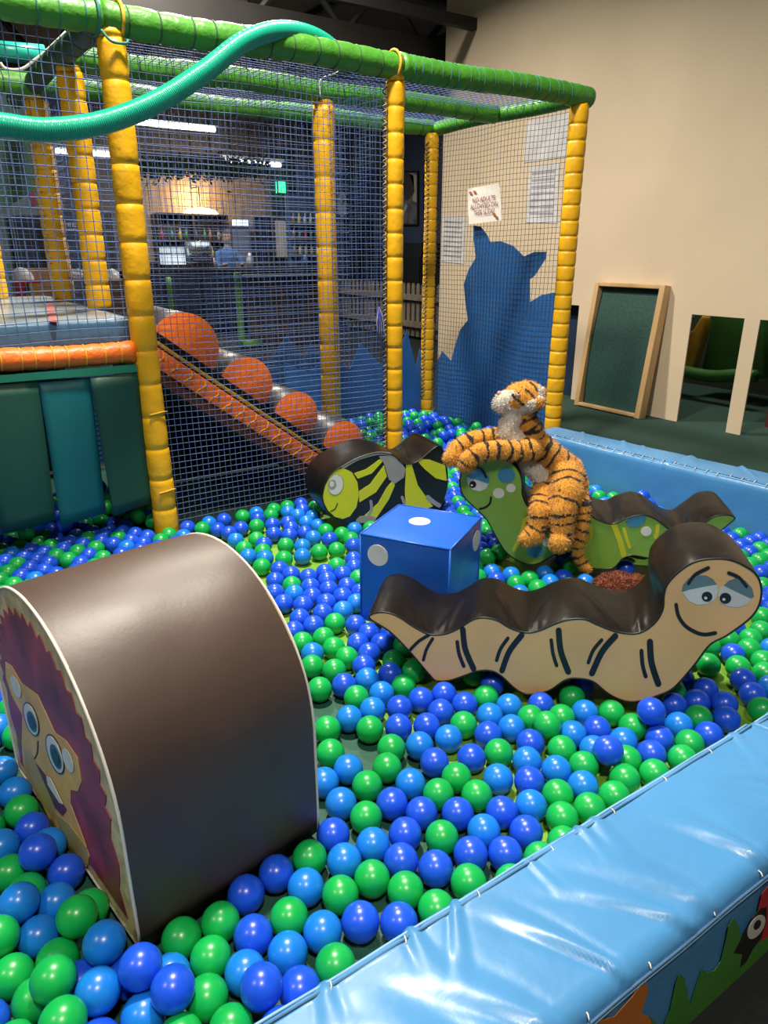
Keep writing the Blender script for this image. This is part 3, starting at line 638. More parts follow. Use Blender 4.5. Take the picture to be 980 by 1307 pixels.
DL('nose_line', stroke([(130, 562), (128, 600), (118, 622)], 3), INK, .005)

# ================================================================== PLUSH TOYS AND PERSON (union of tapered capsules, remeshed into one skin)
def capsule(b, p0, r0, p1, r1, n=18):
    p0, p1 = np.array(p0, float), np.array(p1, float); d = p1-p0; L = np.linalg.norm(d)
    if L < 1e-5: d = np.array([0, 0, 1.]); L = 1e-5
    d = d/L; a = unit(np.cross(d, (0, 0, 1) if abs(d[2]) < .9 else (1, 0, 0))); c = np.cross(d, a); V = []; K = 7
    rings = [(-r0*math.cos(t), r0*math.sin(t), 0) for t in np.linspace(.12, math.pi/2, K)]+[(L+r1*math.sin(t), r1*math.cos(t), 1) for t in np.linspace(0, math.pi/2-.12, K)]
    for (s, r, _) in rings:
        for j in range(n): t = 2*math.pi*j/n; V.append(p0+d*s+r*(a*math.cos(t)+c*math.sin(t)))
    k = len(rings); Fc = [(i*n+j, i*n+(j+1) % n, (i+1)*n+(j+1) % n, (i+1)*n+j) for i in range(k-1) for j in range(n)]
    b.add(V, Fc+[tuple(range(n))[::-1], tuple(range((k-1)*n, k*n))])
def remesh(caps, vox, smooth=6):
    b = MB()
    for c in caps: capsule(b, *c)
    o = mk('tmp', b.v, b.f, INK)
    r = o.modifiers.new('r', 'REMESH'); r.mode = 'VOXEL'; r.voxel_size = vox
    s = o.modifiers.new('s', 'SMOOTH'); s.factor = .5; s.iterations = smooth
    dg = bpy.context.evaluated_depsgraph_get(); e = o.evaluated_get(dg); me = bpy.data.meshes.new_from_object(e)
    V = np.array([v.co[:] for v in me.vertices]); Nn = np.array([v.normal[:] for v in me.vertices]); Fc = [list(p.vertices) for p in me.polygons]
    bpy.data.objects.remove(o); bpy.data.meshes.remove(me); return V, Fc, Nn
def colour(o, C):
    at = o.data.color_attributes.new('Col', 'FLOAT_COLOR', 'POINT'); at.data.foreach_set('color', np.c_[C, np.ones(len(C))].astype(np.float32).ravel())
def fur(name, V, Nn, C, parent, m, count, length, wid, down=.35, seed=1):
    rs = np.random.RandomState(seed); idx = rs.randint(0, len(V), count); b = []; cl = []; Fc = []
    for k, i in enumerate(idx):
        n = Nn[i]; t = rs.normal(size=3); t -= n*(t@n); t /= np.linalg.norm(t)+1e-9
        tip = V[i]+(n*rs.uniform(.6, 1)+t*rs.uniform(.1, .6)+np.array([0, 0, -down]))*length; s = np.cross(n, t)*wid
        o3 = rs.normal(size=3)*.002
        b += [V[i]+o3+s-n*.002, V[i]+o3-s-n*.002, tip+o3]; cl += [C[i]]*3; Fc.append((3*k, 3*k+1, 3*k+2))
    o = mk(name, b, Fc, m, parent, False, False); colour(o, np.array(cl)); o['kind'] = 'stuff'; return o
# ---- tiger: joints are pixels on planes parallel to the green caterpillar
def tj(x, y, off): q = z8([(x, y)])[0]; return onpl(q, gP+gn*off, gn)
chains = {
 'torso': [((545, 395), .10, .066), ((600, 440), .10, .066), ((665, 490), .11, .064), ((735, 560), .12, .076), ((750, 640), .10, .082)],
 'neck': [((500, 265), .09, .050), ((530, 330), .10, .060), ((550, 400), .10, .066)],
 'armr': [((520, 400), .13, .048), ((430, 370), .12, .042), ((330, 372), .09, .040), ((220, 392), .05, .040), ((140, 440), .01, .040), ((115, 485), -.01, .040)],
 'arml': [((545, 440), .03, .050), ((470, 452), .0, .044), ((370, 440), -.03, .041), ((270, 455), -.05, .040), ((205, 495), -.06, .040), ((190, 525), -.06, .036)],
 'legl': [((735, 600), .06, .080), ((735, 680), .0, .078), ((712, 770), -.05, .060), ((712, 860), -.065, .052), ((714, 925), -.07, .050)],
 'footl': [((714, 925), -.07, .050), ((700, 945), -.10, .046)],
 'legr': [((640, 640), .08, .058), ((600, 690), .02, .050), ((588, 780), -.05, .044), ((580, 850), -.06, .043)],
 'footr': [((580, 860), -.06, .043), ((558, 905), -.075, .044), ((525, 925), -.085, .036)],
 'tail': [((815, 650), .06, .028), ((832, 740), -.02, .028), ((828, 850), -.035, .026), ((800, 960), -.035, .025), ((800, 1020), -.035, .024), ((825, 1065), -.04, .023), ((848, 1085), -.045, .021)],
 'chest': [((455, 245), .07, .040), ((425, 305), .06, .044), ((420, 350), .06, .046), ((470, 385), .07, .046)],
 'belly': [((500, 505), .07, .040), ((570, 560), .07, .042), ((620, 620), .07, .042)],
 'head': [((480, 165), .08, .070), ((520, 160), .09, .074)],
 'snout': [((480, 175), .08, .058), ((405, 178), .06, .046), ((392, 190), .06, .044)],
 'jaw': [((400, 205), .065, .036), ((470, 215), .085, .050)],
 'ear1': [((575, 140), .15, .026), ((600, 128), .165, .024)],
 'ear2': [((560, 190), .02, .024), ((592, 180), .0, .024)],
}
caps = []; bones = []
for nm, ch in chains.items():
    arc = 0
    for (a, oa, ra), (c, oc, rc) in zip(ch[:-1], ch[1:]):
        p0, p1 = tj(*a, oa), tj(*c, oc); caps.append((p0, ra, p1, rc)); L = np.linalg.norm(p1-p0); bones.append((nm, p0, p1, ra, rc, arc, L)); arc += L
V, Fc, Nn = remesh(caps, .0055, 5)
dist = np.full(len(V), 9.); along = np.zeros(len(V)); which = np.zeros(len(V), int); names = list(chains)
for (nm, p0, p1, ra, rc, arc, L) in bones:
    d = (p1-p0)/L; t = np.clip((V-p0)@d, 0, L); dd = np.linalg.norm(V-p0-np.outer(t, d), axis=1)-(ra+(rc-ra)*t/L)
    better = dd < dist; dist[better] = dd[better]; along[better] = arc+t[better]; which[better] = names.index(nm)
rel = V-gP; px = proj(V); zx = (px[:, 0]-550)*4.261; zy = (px[:, 1]-470)*4.261
wob = np.array([noise.noise(Vector(v*16)) for v in V]); wob2 = np.array([noise.noise(Vector(v*34+7)) for v in V])
lam = {'torso': .047, 'neck': .05, 'armr': .052, 'arml': .050, 'legl': .040, 'legr': .042, 'footl': .05, 'footr': .055, 'tail': .040, 'chest': .06, 'belly': .06, 'head': .06, 'snout': .06, 'jaw': .06, 'ear1': .06, 'ear2': .06}
lamv = np.array([lam[n] for n in names])[which]
ORA = np.array([.76, .34, .03]); BLA = np.array([.012, .009, .008]); WHI = np.array([.75, .70, .60])
C = np.tile(ORA, (len(V), 1))
ph = np.sin(2*np.pi*(along/lamv+wob*.35)); limb = np.isin(which, [names.index(k) for k in ('torso', 'neck', 'armr', 'arml', 'legl', 'legr', 'tail', 'footl', 'footr')])
endd = np.zeros(len(V), bool)
for nm in ('armr', 'arml', 'footr'):
    tot = sum(b[6] for b in bones if b[0] == nm); endd |= (which == names.index(nm)) & (along > tot-.004)
C[limb & ~endd & (ph+.42*wob2 > .70)] = BLA
head = np.isin(which, [names.index(k) for k in ('head', 'snout', 'jaw', 'ear1', 'ear2')])
C[head] = ORA
hx, hy = (px[:, 0]-620)*11.53, (px[:, 1]-480)*11.53       # face zoom coordinates
wm = head & ((hy > 200+.02*hx) & (hx < 430) | (hy > 470-.35*(hx-350)) & (hx > 330) & (hx < 740) | (hy > 170) & (hx < 210) | (hx > 770) & (hx < 850) & (hy < 330))
C[wm] = WHI
def near(seg, w): 
    P = spline(seg, 6); Q = np.stack([hx, hy], 1); return np.min(np.linalg.norm(Q[:, None]-P[None], axis=2), axis=1) < w
hidx = np.where(head)[0]
for seg, w in (([(400, 285), (450, 350), (545, 420)], 24), ([(585, 195), (650, 250), (715, 318)], 18), ([(655, 95), (720, 150), (750, 210)], 18), ([(860, 470), (760, 520), (680, 560)], 16)):
    k = near(seg, w) & head; C[k] = BLA
C[head & near([(390, 395), (430, 410), (470, 440)], 50)] = ORA*.9
chest = ((px[:, 0]-620)*11.53 < 470-.05*hy+np.clip(hy-560, 0, 400)*.0) & (hy > 500) & (hy < 960) & np.isin(which, [names.index(k) for k in ('neck', 'torso', 'jaw')]); C[chest] = WHI
belly = np.isin(which, [names.index('torso')]) & (zx < 655) & (zy > 515) & (zx-480 < 1.6*(zy-470)) & (zx > 470) ; C[belly] = WHI*.92
C[np.isin(which, [names.index('chest'), names.index('belly')])] = WHI
base = tj(720, 720, .12)
tiger = thing('plush_tiger', 'orange striped plush tiger slumped over the green caterpillar block', 'plush toy', (base[0], base[1], .40))
TF = attr_mat('tiger_plush')
o = mk('body', V, Fc, TF, tiger); colour(o, C)
fur('fur', V, Nn, C, tiger, TF, 26000, .010, .0016)
def face(nm, cx, cy, r, m, squash=1.0, out=.006):
    q = (620+cx/11.53, 480+cy/11.53); v = unit(ray(*q)); hd = np.where(head)[0]; d = V[hd]-CAM; t = d@v; e = np.linalg.norm(d-np.outer(t, v), axis=1)
    k = hd[e < max(.012, e.min()+.003)]; p = V[k[np.argmin(np.linalg.norm(V[k]-CAM, axis=1))]]
    b = MB(); capsule(b, p-v*out*.2, r, p-v*out*.2+np.array([0, 0, .0005]), r, 12); b.build(nm, m, tiger, True)
face('eye', 470, 235, .0095, mat('eye_glass', (.55, .56, .55), .15)); face('pupil', 478, 222, .0060, INK, out=.028)
face('nose', 160, 215, .010, mat('nose_pink', (.55, .30, .24), .5))
# ---- brown curly plush lump behind the beige caterpillar
bp_ = atz(792, 748, .09); caps = [(bp_+np.array([-.055, .03, -.01]), .055, bp_+np.array([.06, -.035, -.01]), .052), (bp_+np.array([-.02, .04, -.02]), .06, bp_+np.array([.03, .03, -.02]), .06)]
V2, F2, N2 = remesh(caps, .007, 3); V2 += N2*np.array([[.006*noise.noise(Vector(v*45))] for v in V2])
C2 = np.tile([.23, .045, .012], (len(V2), 1))*(1+.3*np.array([[noise.noise(Vector(v*60))] for v in V2]))
bt = thing('brown_plush', 'curly rust brown plush toy half hidden behind the beige caterpillar', 'plush toy', (bp_[0], bp_[1], .03))
o = mk('body', V2, F2, attr_mat('brown_plush', 1, .006, 120), bt); colour(o, C2); fur('fur', V2, N2, C2, bt, attr_mat('brown_plush', 1, .006, 120), 7000, .012, .0022, .1, 3)

# ================================================================== WALL ITEMS
WOOD = mat('pale_wood', (.55, .36, .17), .5, .12, 8, .001, 60, stretch=(1, 1, .15)); BOARD = mat('teal_board', (.018, .068, .060), .55, .12, 40, .002, 60)
pan = thing('leaning_board', 'teal board in a pale wood frame standing against the cream wall', 'wall panel', (5.42, 4.28, 0))
def lean(y, z, dx=0): return np.array([5.335+.13*z/1.13+dx, y, z])
def lrail(nm, y0, z0, y1, z1, w, dp=.045, m=WOOD):
    a, b_ = lean(y0, z0), lean(y1, z1); d = unit(b_-a); n = unit((-1, 0, .115)); s = np.cross(d, n)
    return bevel(MB().obox((a+b_)/2, d*np.linalg.norm(b_-a)/2, s*w/2, n*dp).build(nm, m, pan), .004)
lrail('frame_stile', 4.615, .0, 4.615, 1.125, .05); lrail('frame_stile', 3.915, .0, 3.915, 1.125, .055)
lrail('frame_rail', 4.59, 1.11, 3.94, 1.11, .035); lrail('frame_rail', 4.59, .02, 3.94, .02, .03)
V = []; n = 16
for i in range(n+1):
    for j in range(5):
        z = .03+1.07*i/n; V.append(lean(4.595-.655*j/4, z, .02-.03*math.sin(math.pi*i/n)))
mk('board', V, [(i*5+j, i*5+j+1, (i+1)*5+j+1, (i+1)*5+j) for i in range(n) for j in range(4)], BOARD, pan)
# soft play things seen through the openings
sp = thing('soft_arch', 'green padded play arch with yellow leg seen through the wall opening', 'soft play', (6.7, 4.1, 0))
def X67(p): return [PX(x, y, 6.7) for (x, y) in T_(p, 690, 330, 3.379)]
def slabX(nm, p, m, t=.15, par=sp, dx=0): 
    q = [np.array(v)+np.array([dx, 0, 0]) for v in X67(p)]; q = [np.array([v[0], v[1], max(.003, v[2])]) for v in q]
    return bevel(MB().prism(q, [v+np.array([t, 0, 0]) for v in q]).build(nm, m, par), .03)
GP = mat('play_green', (.035, .14, .025), .45); YP = mat('play_yellow', (.42, .24, .02), .45)
slabX('arch_body', [(690,470),(740,250),(760,150),(900,150),(960,260),(960,520),(700,500)], GP, .3)
slabX('arch_leg', [(570,480),(570,395),(640,345),(700,300),(735,240),(748,250),(745,300),(722,380),(692,470)], YP, .12, dx=-.16)
slabX('arch_ring', [(560,150),(700,150),(715,250),(690,310),(640,345),(560,330)], mat('play_teal', (.03, .16, .12), .5), .05, dx=-.22)
slabX('arch_ring', [(560,150),(660,150),(672,240),(650,280),(600,290),(560,270)], mat('play_red', (.40, .12, .02), .5), .05, dx=-.28)
MB().tube(spline(X67([(560,490),(640,475),(720,490),(800,500),(900,495),(980,500)]), 4)-np.array([.2, 0, 0]), .06, 12).build('arch_roll', GP, sp, True)
# paper sign on the net
PAPER = mat('paper', (.75, .73, .68), .6, .02); 
def sgn(p, X): return [PX(x, y, X) for (x, y) in T_(p, 590, 225, 7.0)]
sc = sgn([(45, 110), (340, 60), (350, 395), (55, 430)], 3.762)
sign = thing('paper_sign', 'white paper sign about adults and the slide pinned to the side net', 'sign', sum(sc)/4)
V = []; 
for i in range(7):
    for j in range(7):
        a, b_ = i/6, j/6; p = (sc[0]*(1-b_)+sc[1]*b_)*(1-a)+(sc[3]*(1-b_)+sc[2]*b_)*a; V.append(p+np.array([-.006*max(0, b_-a-.25)**2*4, 0, 0]))
mk('sheet', V, [(i*7+j, i*7+j+1, (i+1)*7+j+1, (i+1)*7+j) for i in range(6) for j in range(6)], PAPER, sign)
def text(s, P, right, up, size, m, parent, name='lettering'):
    cu_ = bpy.data.curves.new(name, 'FONT'); cu_.body = s; cu_.size = size; cu_.align_x = 'CENTER'; cu_.align_y = 'CENTER'; cu_.extrude = .0004
    t = bpy.data.objects.new(name, cu_); COL.objects.link(t); dg = bpy.context.evaluated_depsgraph_get(); me = bpy.data.meshes.new_from_object(t.evaluated_get(dg))
    V = np.array([v.co[:] for v in me.vertices]); Fc = [list(p.vertices) for p in me.polygons]; bpy.data.objects.remove(t)
    right, up = unit(right), unit(up); n = np.cross(right, up)
    return mk(name, np.asarray(P)+V[:, :1]*right+V[:, 1:2]*up+V[:, 2:3]*n, Fc, m, parent, False, False)
RT_ = unit(sc[1]-sc[0]); UP_ = unit(sc[0]-sc[3]); LET = mat('sign_ink', (.25, .05, .06), .6)
for i, s in enumerate(('NO ADULTS', 'ALLOWED ON', 'THIS SLIDE!')):
    P = sgn([(190, 205)], 3.7555)[0]+UP_*(-.0445*i); text(s, P, RT_, UP_, .046, LET, sign)
for (x, y) in ((75, 150), (110, 140), (285, 340), (305, 365)):
    q = sgn(ell(x, y, 16, 12, .6, 10), 3.756); MB().prism(q, [p+np.array([.001, 0, 0]) for p in q]).build('corner_print', mat('sign_brown', (.35, .12, .04), .6), sign)
# papers on the cream wall
def poster(label, px, nl, ink):
    q = [PX(x, y, 5.494) for (x, y) in px]; o = thing('wall_poster', label, 'poster', sum(q)/4)
    MB().prism(q, [p+np.array([.003, 0, 0]) for p in q]).build('sheet', mat('poster_white', (.66, .67, .70), .35), o)
    for k in range(nl):
        a = (k+1.2)/(nl+1.6); l = q[0]*(1-a)+q[3]*a; r = q[1]*(1-a)+q[2]*a; h = (q[0]-q[3])*.16/(nl+1)
        s = [l*.9+r*.1+h, l*.12+r*.88+h, l*.12+r*.88-h, l*.9+r*.1-h]; s = [p-np.array([.002, 0, 0]) for p in s]
        MB().prism(s, [p+np.array([.001, 0, 0]) for p in s]).build('print_band', ink, o)
poster('white notice sheet with purple printed bands behind the side net', [(676, 212), (713, 207), (711, 285), (671, 284)], 7, mat('ink_purple', (.36, .36, .46), .6))
poster('blank white sheet high on the cream wall under the roof net', [(673, 155), (728, 143), (726, 200), (668, 208)], 0, INK)
poster('glossy grey notice sheet low on the cream wall beside the corner', [(565, 275), (594, 277), (592, 337), (563, 334)], 8, mat('ink_grey', (.35, .36, .38), .5))

# ================================================================== CAFE BEHIND THE NETS
def bxY(px0, py0, px1, py1, Y, dep, floor=False):
    a, c = PY(px0, py1, Y), PY(px1, py0, Y); z0 = 0.0 if floor else min(a[2], c[2])
    return (min(a[0], c[0]), Y, z0), (max(a[0], c[0]), Y+dep, max(a[2], c[2]))
# picket fence along X = 7.2
FW_ = mat('fence_wood', (.20, .165, .12), .7, .12, 10)
fe = thing('picket_fence', 'weathered wooden picket fence in front of the dark blue wall', 'fence', (7.2, 11.4, 0))
pk = None
for y in np.arange(8.6, 13.35, .135):
    if pk is None:
        b = MB(); q = [(7.2, -.042, .05), (7.2, .042, .05), (7.2, .042, .86), (7.2, .022, .90), (7.2, -.022, .90), (7.2, -.042, .86)]; q = [np.array(p)+origin(fe)*[0, 1, 0] for p in q]
        b.prism(q, [p+np.array([.02, 0, 0]) for p in q]); pk = b.build('picket', FW_, fe); pk.location.y = y-11.4
    else: k = pk.copy(); COL.objects.link(k); k.parent = fe; k.location.y = y-11.4
for z in (.25, .68): MB().box((7.14, 8.55, z-.045), (7.2, 13.35, z+.045)).build('fence_rail', FW_, fe)
for y in (8.6, 11.0, 13.3): MB().box((7.22, y-.05, 0), (7.32, y+.05, .8)).build('fence_post', FW_, fe)
# brown half wall and green posts
hw = thing('half_wall', 'dark brown plank half wall with pale top edge beside the green post', 'half wall', (5.0, 10.55, 0))
DKW = mat('dark_wood', (.055, .035, .025), .6, .2, 8)
for k in range(6):
    z = .02+k*.17; MB().box((4.50, 10.5, z), (5.75, 10.56, z+.158)).build('plank', DKW, hw)
MB().box((4.47, 10.48, 1.04), (5.78, 10.60, 1.065)).build('cap', mat('pale_cap', (.35, .32, .30), .5), hw)
LGP = mat('lime_post', (.10, .28, .03), .5)
def gpost(px, Y, top, label, w=.055):
    c = PY(px, 400, Y); th = thing('green_post', label, 'post', (c[0], Y, 0))
    pts = []; rr = []
    for z in np.linspace(0, top, 9): pts += [(c[0], Y, z)]; rr += [w]
    MB().tube(pts, rr, 12).build('shaft', LGP, th, True); MB().tube([(c[0]-.02, Y-.08, .06), (c[0]+.28, Y-.08, .06)], .05, 10).build('foot', LGP, th, True)
gpost(306, 10.5, 1.10, 'lime green padded post standing at the end of the brown half wall')
gpost(219, 12.0, 1.0, 'thin lime green post standing in front of the navy counter', .045)
# counter
ct = thing('service_counter', 'long navy cafe counter with dark top under the wall lamp', 'counter', (4.6, 12.6, 0))
(x0, y0, z0), (x1, y1, z1) = bxY(166, 343, 420, 420, 12.3, .6, True); z1 = 1.08
MB().box((x0, 12.3, 0), (x1, 12.9, z1)).build('body', mat('navy_counter', (.020, .028, .055), .5), ct)
for k in range(6):
    xa = x0+(x1-x0)*k/6; MB().box((xa+.03, 12.27, .08), (xa+(x1-x0)/6-.03, 12.3, z1-.06)).build('front_panel', mat('navy_counter2', (.026, .035, .07), .45), ct)
MB().box((x0-.03, 12.22, z1), (x1+.03, 12.95, z1+.045)).build('worktop', mat('worktop', (.05, .035, .03), .4), ct)
ZC = z1+.045
# things standing on the counter
def onctr(px, Y=12.5): p = PY(px, 330, Y); return np.array([p[0], Y, ZC])
LITW = mat('lit_glass', (.6, .68, .70), .3, emit=(.75, .9, .95), estr=.7)
p = onctr(222); t = thing('cake_display', 'lit glass cake display on the counter left of the coffee machine', 'display case', p)
MB().box(p+[-.18, -.1, 0], p+[.18, .25, .06]).build('base', STEEL, t); MB().box(p+[-.17, -.08, .06], p+[.17, .22, .22]).build('lower_glass', LITW, t); MB().box(p+[-.17, -.06, .24], p+[.17, .2, .34]).build('upper_glass', LITW, t); MB().box(p+[-.18, -.1, .34], p+[.18, .25, .37]).build('lid', STEEL, t)
p = onctr(255); t = thing('coffee_machine', 'silver domed coffee machine glinting on the cafe counter', 'coffee machine', p)
CHR = mat('chrome', (.6, .62, .62), .25, metal=.8)
MB().box(p+[-.2, -.1, 0], p+[.2, .25, .18]).build('body', STEEL, t); MB().tube([p+[-.2, .05, .30], p+[.2, .05, .30]], .13, 16).build('dome', CHR, t, True); MB().box(p+[-.16, -.13, .12], p+[.16, -.08, .15]).build('drip_rail', CHR, t)
MB().box(p+[-.14, -.12, .36], p+[.14, -.05, .41]).build('light_strip', LITW, t)
for i, (px, h, m_c, nm) in enumerate(((272, .16, (.3, .3, .3), 'small steel jug standing beside the coffee machine'), (319, .24, (.35, .38, .42), 'grey blender jug at the right of the person'), (390, .22, (.03, .05, .12), 'dark bottle standing on the counter beside the shelves'))):
    p = onctr(px); o = MB().tube([p, p+[0, 0, h*.6], p+[0, 0, h*.8], p+[0, 0, h]], [.07, .065, .035, .03], 12).build('counter_jug', mat('jug%d' % i, m_c, .3), None, True); tag(o, nm, 'jug')
# person behind the counter
pp = PY(290, 320, 13.3); X_ = pp[0]
caps = [((X_, 13.3, 1.60), .085, (X_, 13.31, 1.66), .088), ((X_, 13.3, 1.42), .055, (X_, 13.3, 1.55), .05), ((X_, 13.3, 1.02), .14, (X_, 13.3, 1.32), .15), ((X_-.12, 13.3, 1.37), .065, (X_+.12, 13.3, 1.37), .065),
        ((X_-.19, 13.3, 1.35), .055, (X_-.24, 13.22, 1.12), .042), ((X_-.24, 13.22, 1.12), .04, (X_-.15, 13.02, 1.17), .034), ((X_+.19, 13.3, 1.35), .055, (X_+.25, 13.22, 1.12), .042), ((X_+.25, 13.22, 1.12), .04, (X_+.16, 13.02, 1.17), .034),
        ((X_-.08, 13.3, 1.0), .10, (X_-.09, 13.3, .5), .065), ((X_-.09, 13.3, .5), .06, (X_-.09, 13.32, .06), .045), ((X_+.08, 13.3, 1.0), .10, (X_+.09, 13.3, .5), .065), ((X_+.09, 13.3, .5), .06, (X_+.09, 13.32, .06), .045)]
V3, F3, N3 = remesh(caps, .016, 4); C3 = np.tile([.03, .12, .34], (len(V3), 1)); C3[V3[:, 2] > 1.47] = [.38, .22, .15]; C3[V3[:, 2] < .98] = [.02, .02, .03]
C3[(V3[:, 2] > 1.60) & ((V3[:, 1] > 13.27) | (V3[:, 2] > 1.69))] = [.02, .015, .012]; C3[(np.abs(V3[:, 0]-X_) < .2) & (V3[:, 1] < 13.06) & (V3[:, 2] < 1.25)] = [.38, .22, .15]
ps = thing('person', 'person in a blue top standing behind the cafe counter', 'person', (X_, 13.3, 0)); o = mk('body', V3, F3, attr_mat('person_skin', .8, .001, 50), ps); colour(o, C3)
# back bar: warm wood wall, shelves, lamp
WARMW = mat('warm_board', (.42, .30, .19), .7, .15, 5, stretch=(3, 1, .4))
a, c = PY(166, 285, 15.35), PY(345, 205, 15.35)
bb_ = thing('board_wall', 'pale vertical board cladding glowing under the wall lamp', 'wall cladding', ((a[0]+c[0])/2, 15.4, 1.3))
nb = 14
for k in range(nb):
    xa = a[0]+(c[0]-a[0])*k/nb; MB().box((xa+.006, 15.42, 1.2), (xa+(c[0]-a[0])/nb-.006, 15.47, 3.1)).build('board', WARMW, bb_)
lmp = PY(256, 273, 15.0)
t = thing('wall_lamp', 'glowing warm dome lamp above the coffee machine', 'lamp', lmp)
V = []; n = 20
for i in range(7):
    for j in range(n):
        r = .36*math.sin(i/6*math.pi/2+.001); V.append((lmp[0]+r*math.cos(2*math.pi*j/n), lmp[1]+r*.8*math.sin(2*math.pi*j/n), lmp[2]+.12*math.cos(i/6*math.pi/2)))
mk('shade', V, [(i*n+j, i*n+(j+1) % n, (i+1)*n+(j+1) % n, (i+1)*n+j) for i in range(6) for j in range(n)], mat('lamp_glow', (.9, .7, .4), .5, emit=(1, .72, .32), estr=5), t)
MB().tube([lmp+[0, .0, .12], lmp+[0, .0, .5], lmp+[0, .42, .5]], .012, 6).build('bracket', STEEL, t)
pl = bpy.data.lights.new('wall_lamp_light', 'POINT'); pl.energy = 34; pl.color = (1, .66, .30); pl.shadow_soft_size = .1; po = bpy.data.objects.new('wall_lamp_light', pl); COL.objects.link(po); po.location = lmp+[0, .1, .28]
sh = thing('back_bar_shelf', 'dark back bar shelving unit behind the coffee machine', 'shelving', (PY(250, 330, 15)[0], 15.1, 0))
(x0, y0, z0), (x1, y1, z1) = bxY(208, 275, 290, 345, 15.0, .3, True)
MB().box((x0, 15.3, 0), (x1, 15.4, z1)).build('back', DKW, sh)
for xx in (x0, (x0+x1)/2, x1): MB().box((xx-.02, 15.0, 0), (xx+.02, 15.3, z1)).build('upright', DKW, sh)
for z in (.9, 1.25, 1.6, z1): MB().box((x0, 15.0, z-.015), (x1, 15.3, z+.015)).build('shelf', DKW, sh)
rb = random.Random(4)
BC = [(.5, .05, .04), (.6, .5, .05), (.05, .25, .1), (.5, .5, .5), (.25, .12, .05), (.1, .15, .4)]
BN = ['red', 'yellow', 'green', 'pale grey', 'brown', 'blue']
def bottle(p, ci, where, g, h=.22):
    o = MB().tube([p, p+[0, 0, h*.6], p+[0, 0, h*.72], p+[0, 0, h]], [.035, .035, .014, .013], 10).build('bottle', mat('bottle%d' % ci, BC[ci], .25), None, True)
    tag(o, 'small %s bottle standing on the %s' % (BN[ci], where), 'bottle', 'small %s bottles on the %s' % (BN[ci], g))
for z in (1.265, 1.615):
    for x in np.arange(x0+.1, x1-.06, .17): bottle(np.array([x+rb.uniform(-.03, .03), 15.12, z]), rb.randrange(6), 'dark back bar shelving', 'back bar')
(xs0, _, _), (xs1, _, zs1) = bxY(376, 265, 430, 345, 13.6, .3, True)
s2 = thing('bottle_shelf', 'blue lit wall shelf rack right of the cream board', 'shelving', ((xs0+xs1)/2, 13.7, 0))
MB().box((xs0, 13.85, 0), (xs1, 13.9, zs1+.25)).build('back', mat('rack_blue', (.05, .09, .16), .5), s2)
for z in (1.05, 1.33, 1.62, 1.9): MB().box((xs0, 13.6, z-.012), (xs1, 13.85, z+.012)).build('shelf', mat('rack_shelf', (.25, .25, .25), .4), s2)
for z in (1.342, 1.632, 1.912):
    for x in np.arange(xs0+.08, xs1-.04, .13): bottle(np.array([x, 13.72, z]), rb.randrange(6), 'blue lit rack', 'blue lit rack', .2)
def slabY(nm, lab, cat, px0, py0, px1, py1, Y, dep, m, floor=False, frame_m=None):
    a, c = bxY(px0, py0, px1, py1, Y, dep, floor); t = thing(nm, lab, cat, ((a[0]+c[0])/2, Y+dep/2, a[2]))
    MB().box(a, c).build('panel', m, t)
    if frame_m:
        w = .025
        for (p, q) in (((a[0]-w, Y-.02, a[2]-w), (c[0]+w, Y, a[2])), ((a[0]-w, Y-.02, c[2]), (c[0]+w, Y, c[2]+w)), ((a[0]-w, Y-.02, a[2]), (a[0], Y, c[2])), ((c[0], Y-.02, a[2]), (c[0]+w, Y, c[2]))): MB().box(p, q).build('edge', frame_m, t)
    return t
slabY('pillar', 'dark square pillar carrying the green exit sign', 'pillar', 350, 190, 376, 345, 14.2, .3, mat('pillar_dark', (.018, .03, .028), .7), True)
slabY('cream_board', 'cream menu board hanging on the dark pillar', 'board', 352, 281, 378, 328, 14.1, .1, mat('menu_cream', (.55, .50, .40), .6), False, DKW)
t = slabY('exit_sign', 'small glowing green exit sign on the dark pillar', 'sign', 355, 232, 364, 246, 14.1, .1, mat('exit_glow', (.02, .5, .2), .4, emit=(.05, 1, .35), estr=2.2), False, STEEL)
slabY('drinks_fridge', 'tall drinks fridge with blue lit header beside the person', 'fridge', 299, 292, 326, 345, 14.6, .4, mat('fridge_front', (.18, .20, .25), .3), True, STEEL)
slabY('fridge_header', 'glowing blue white header light on the drinks fridge', 'light', 299, 281, 322, 288, 14.55, .1, mat('fridge_glow', (.5, .6, .9), .3, emit=(.55, .75, 1), estr=2.0), False)
slabY('tall_cabinet', 'black tall cabinet standing between fridge and pillar', 'cabinet', 328, 278, 345, 345, 14.1, .3, mat('cab_black', (.012, .013, .018), .5), True, DKW)
cl_ = PY(436, 261, 13.8); t = thing('wall_clock', 'round pale wall clock on the dark blue cafe wall', 'clock', cl_)
q = [cl_+np.array([.13*math.cos(a), 0, .27*math.sin(a)]) for a in np.linspace(0, 2*math.pi, 26, endpoint=False)]
MB().prism(q, [p+np.array([0, .04, 0]) for p in q]).build('dial', mat('clock_white', (.6, .6, .62), .5), t); MB().tube(q, .018, 6, closed=True).build('rim', STEEL, t)
MB().tube([cl_-[0, .012, 0], cl_+[.04, -.012, .1]], .008, 5).build('hand', INK, t); MB().tube([cl_-[0, .012, 0], cl_+[-.06, -.012, .05]], .008, 5).build('hand', INK, t)
a, c = PY(380, 215, 14.0), PY(500, 440, 14.0)
structure(MB().box((a[0], 14.0, 0), (9.2, 14.1, 3.0)).build('wall_cafe_blue', mat('cafe_blue', (.045, .085, .17), .7)))
(xd0, _, _), (xd1, _, _) = bxY(441, 300, 490, 400, 12.9, .5, True)
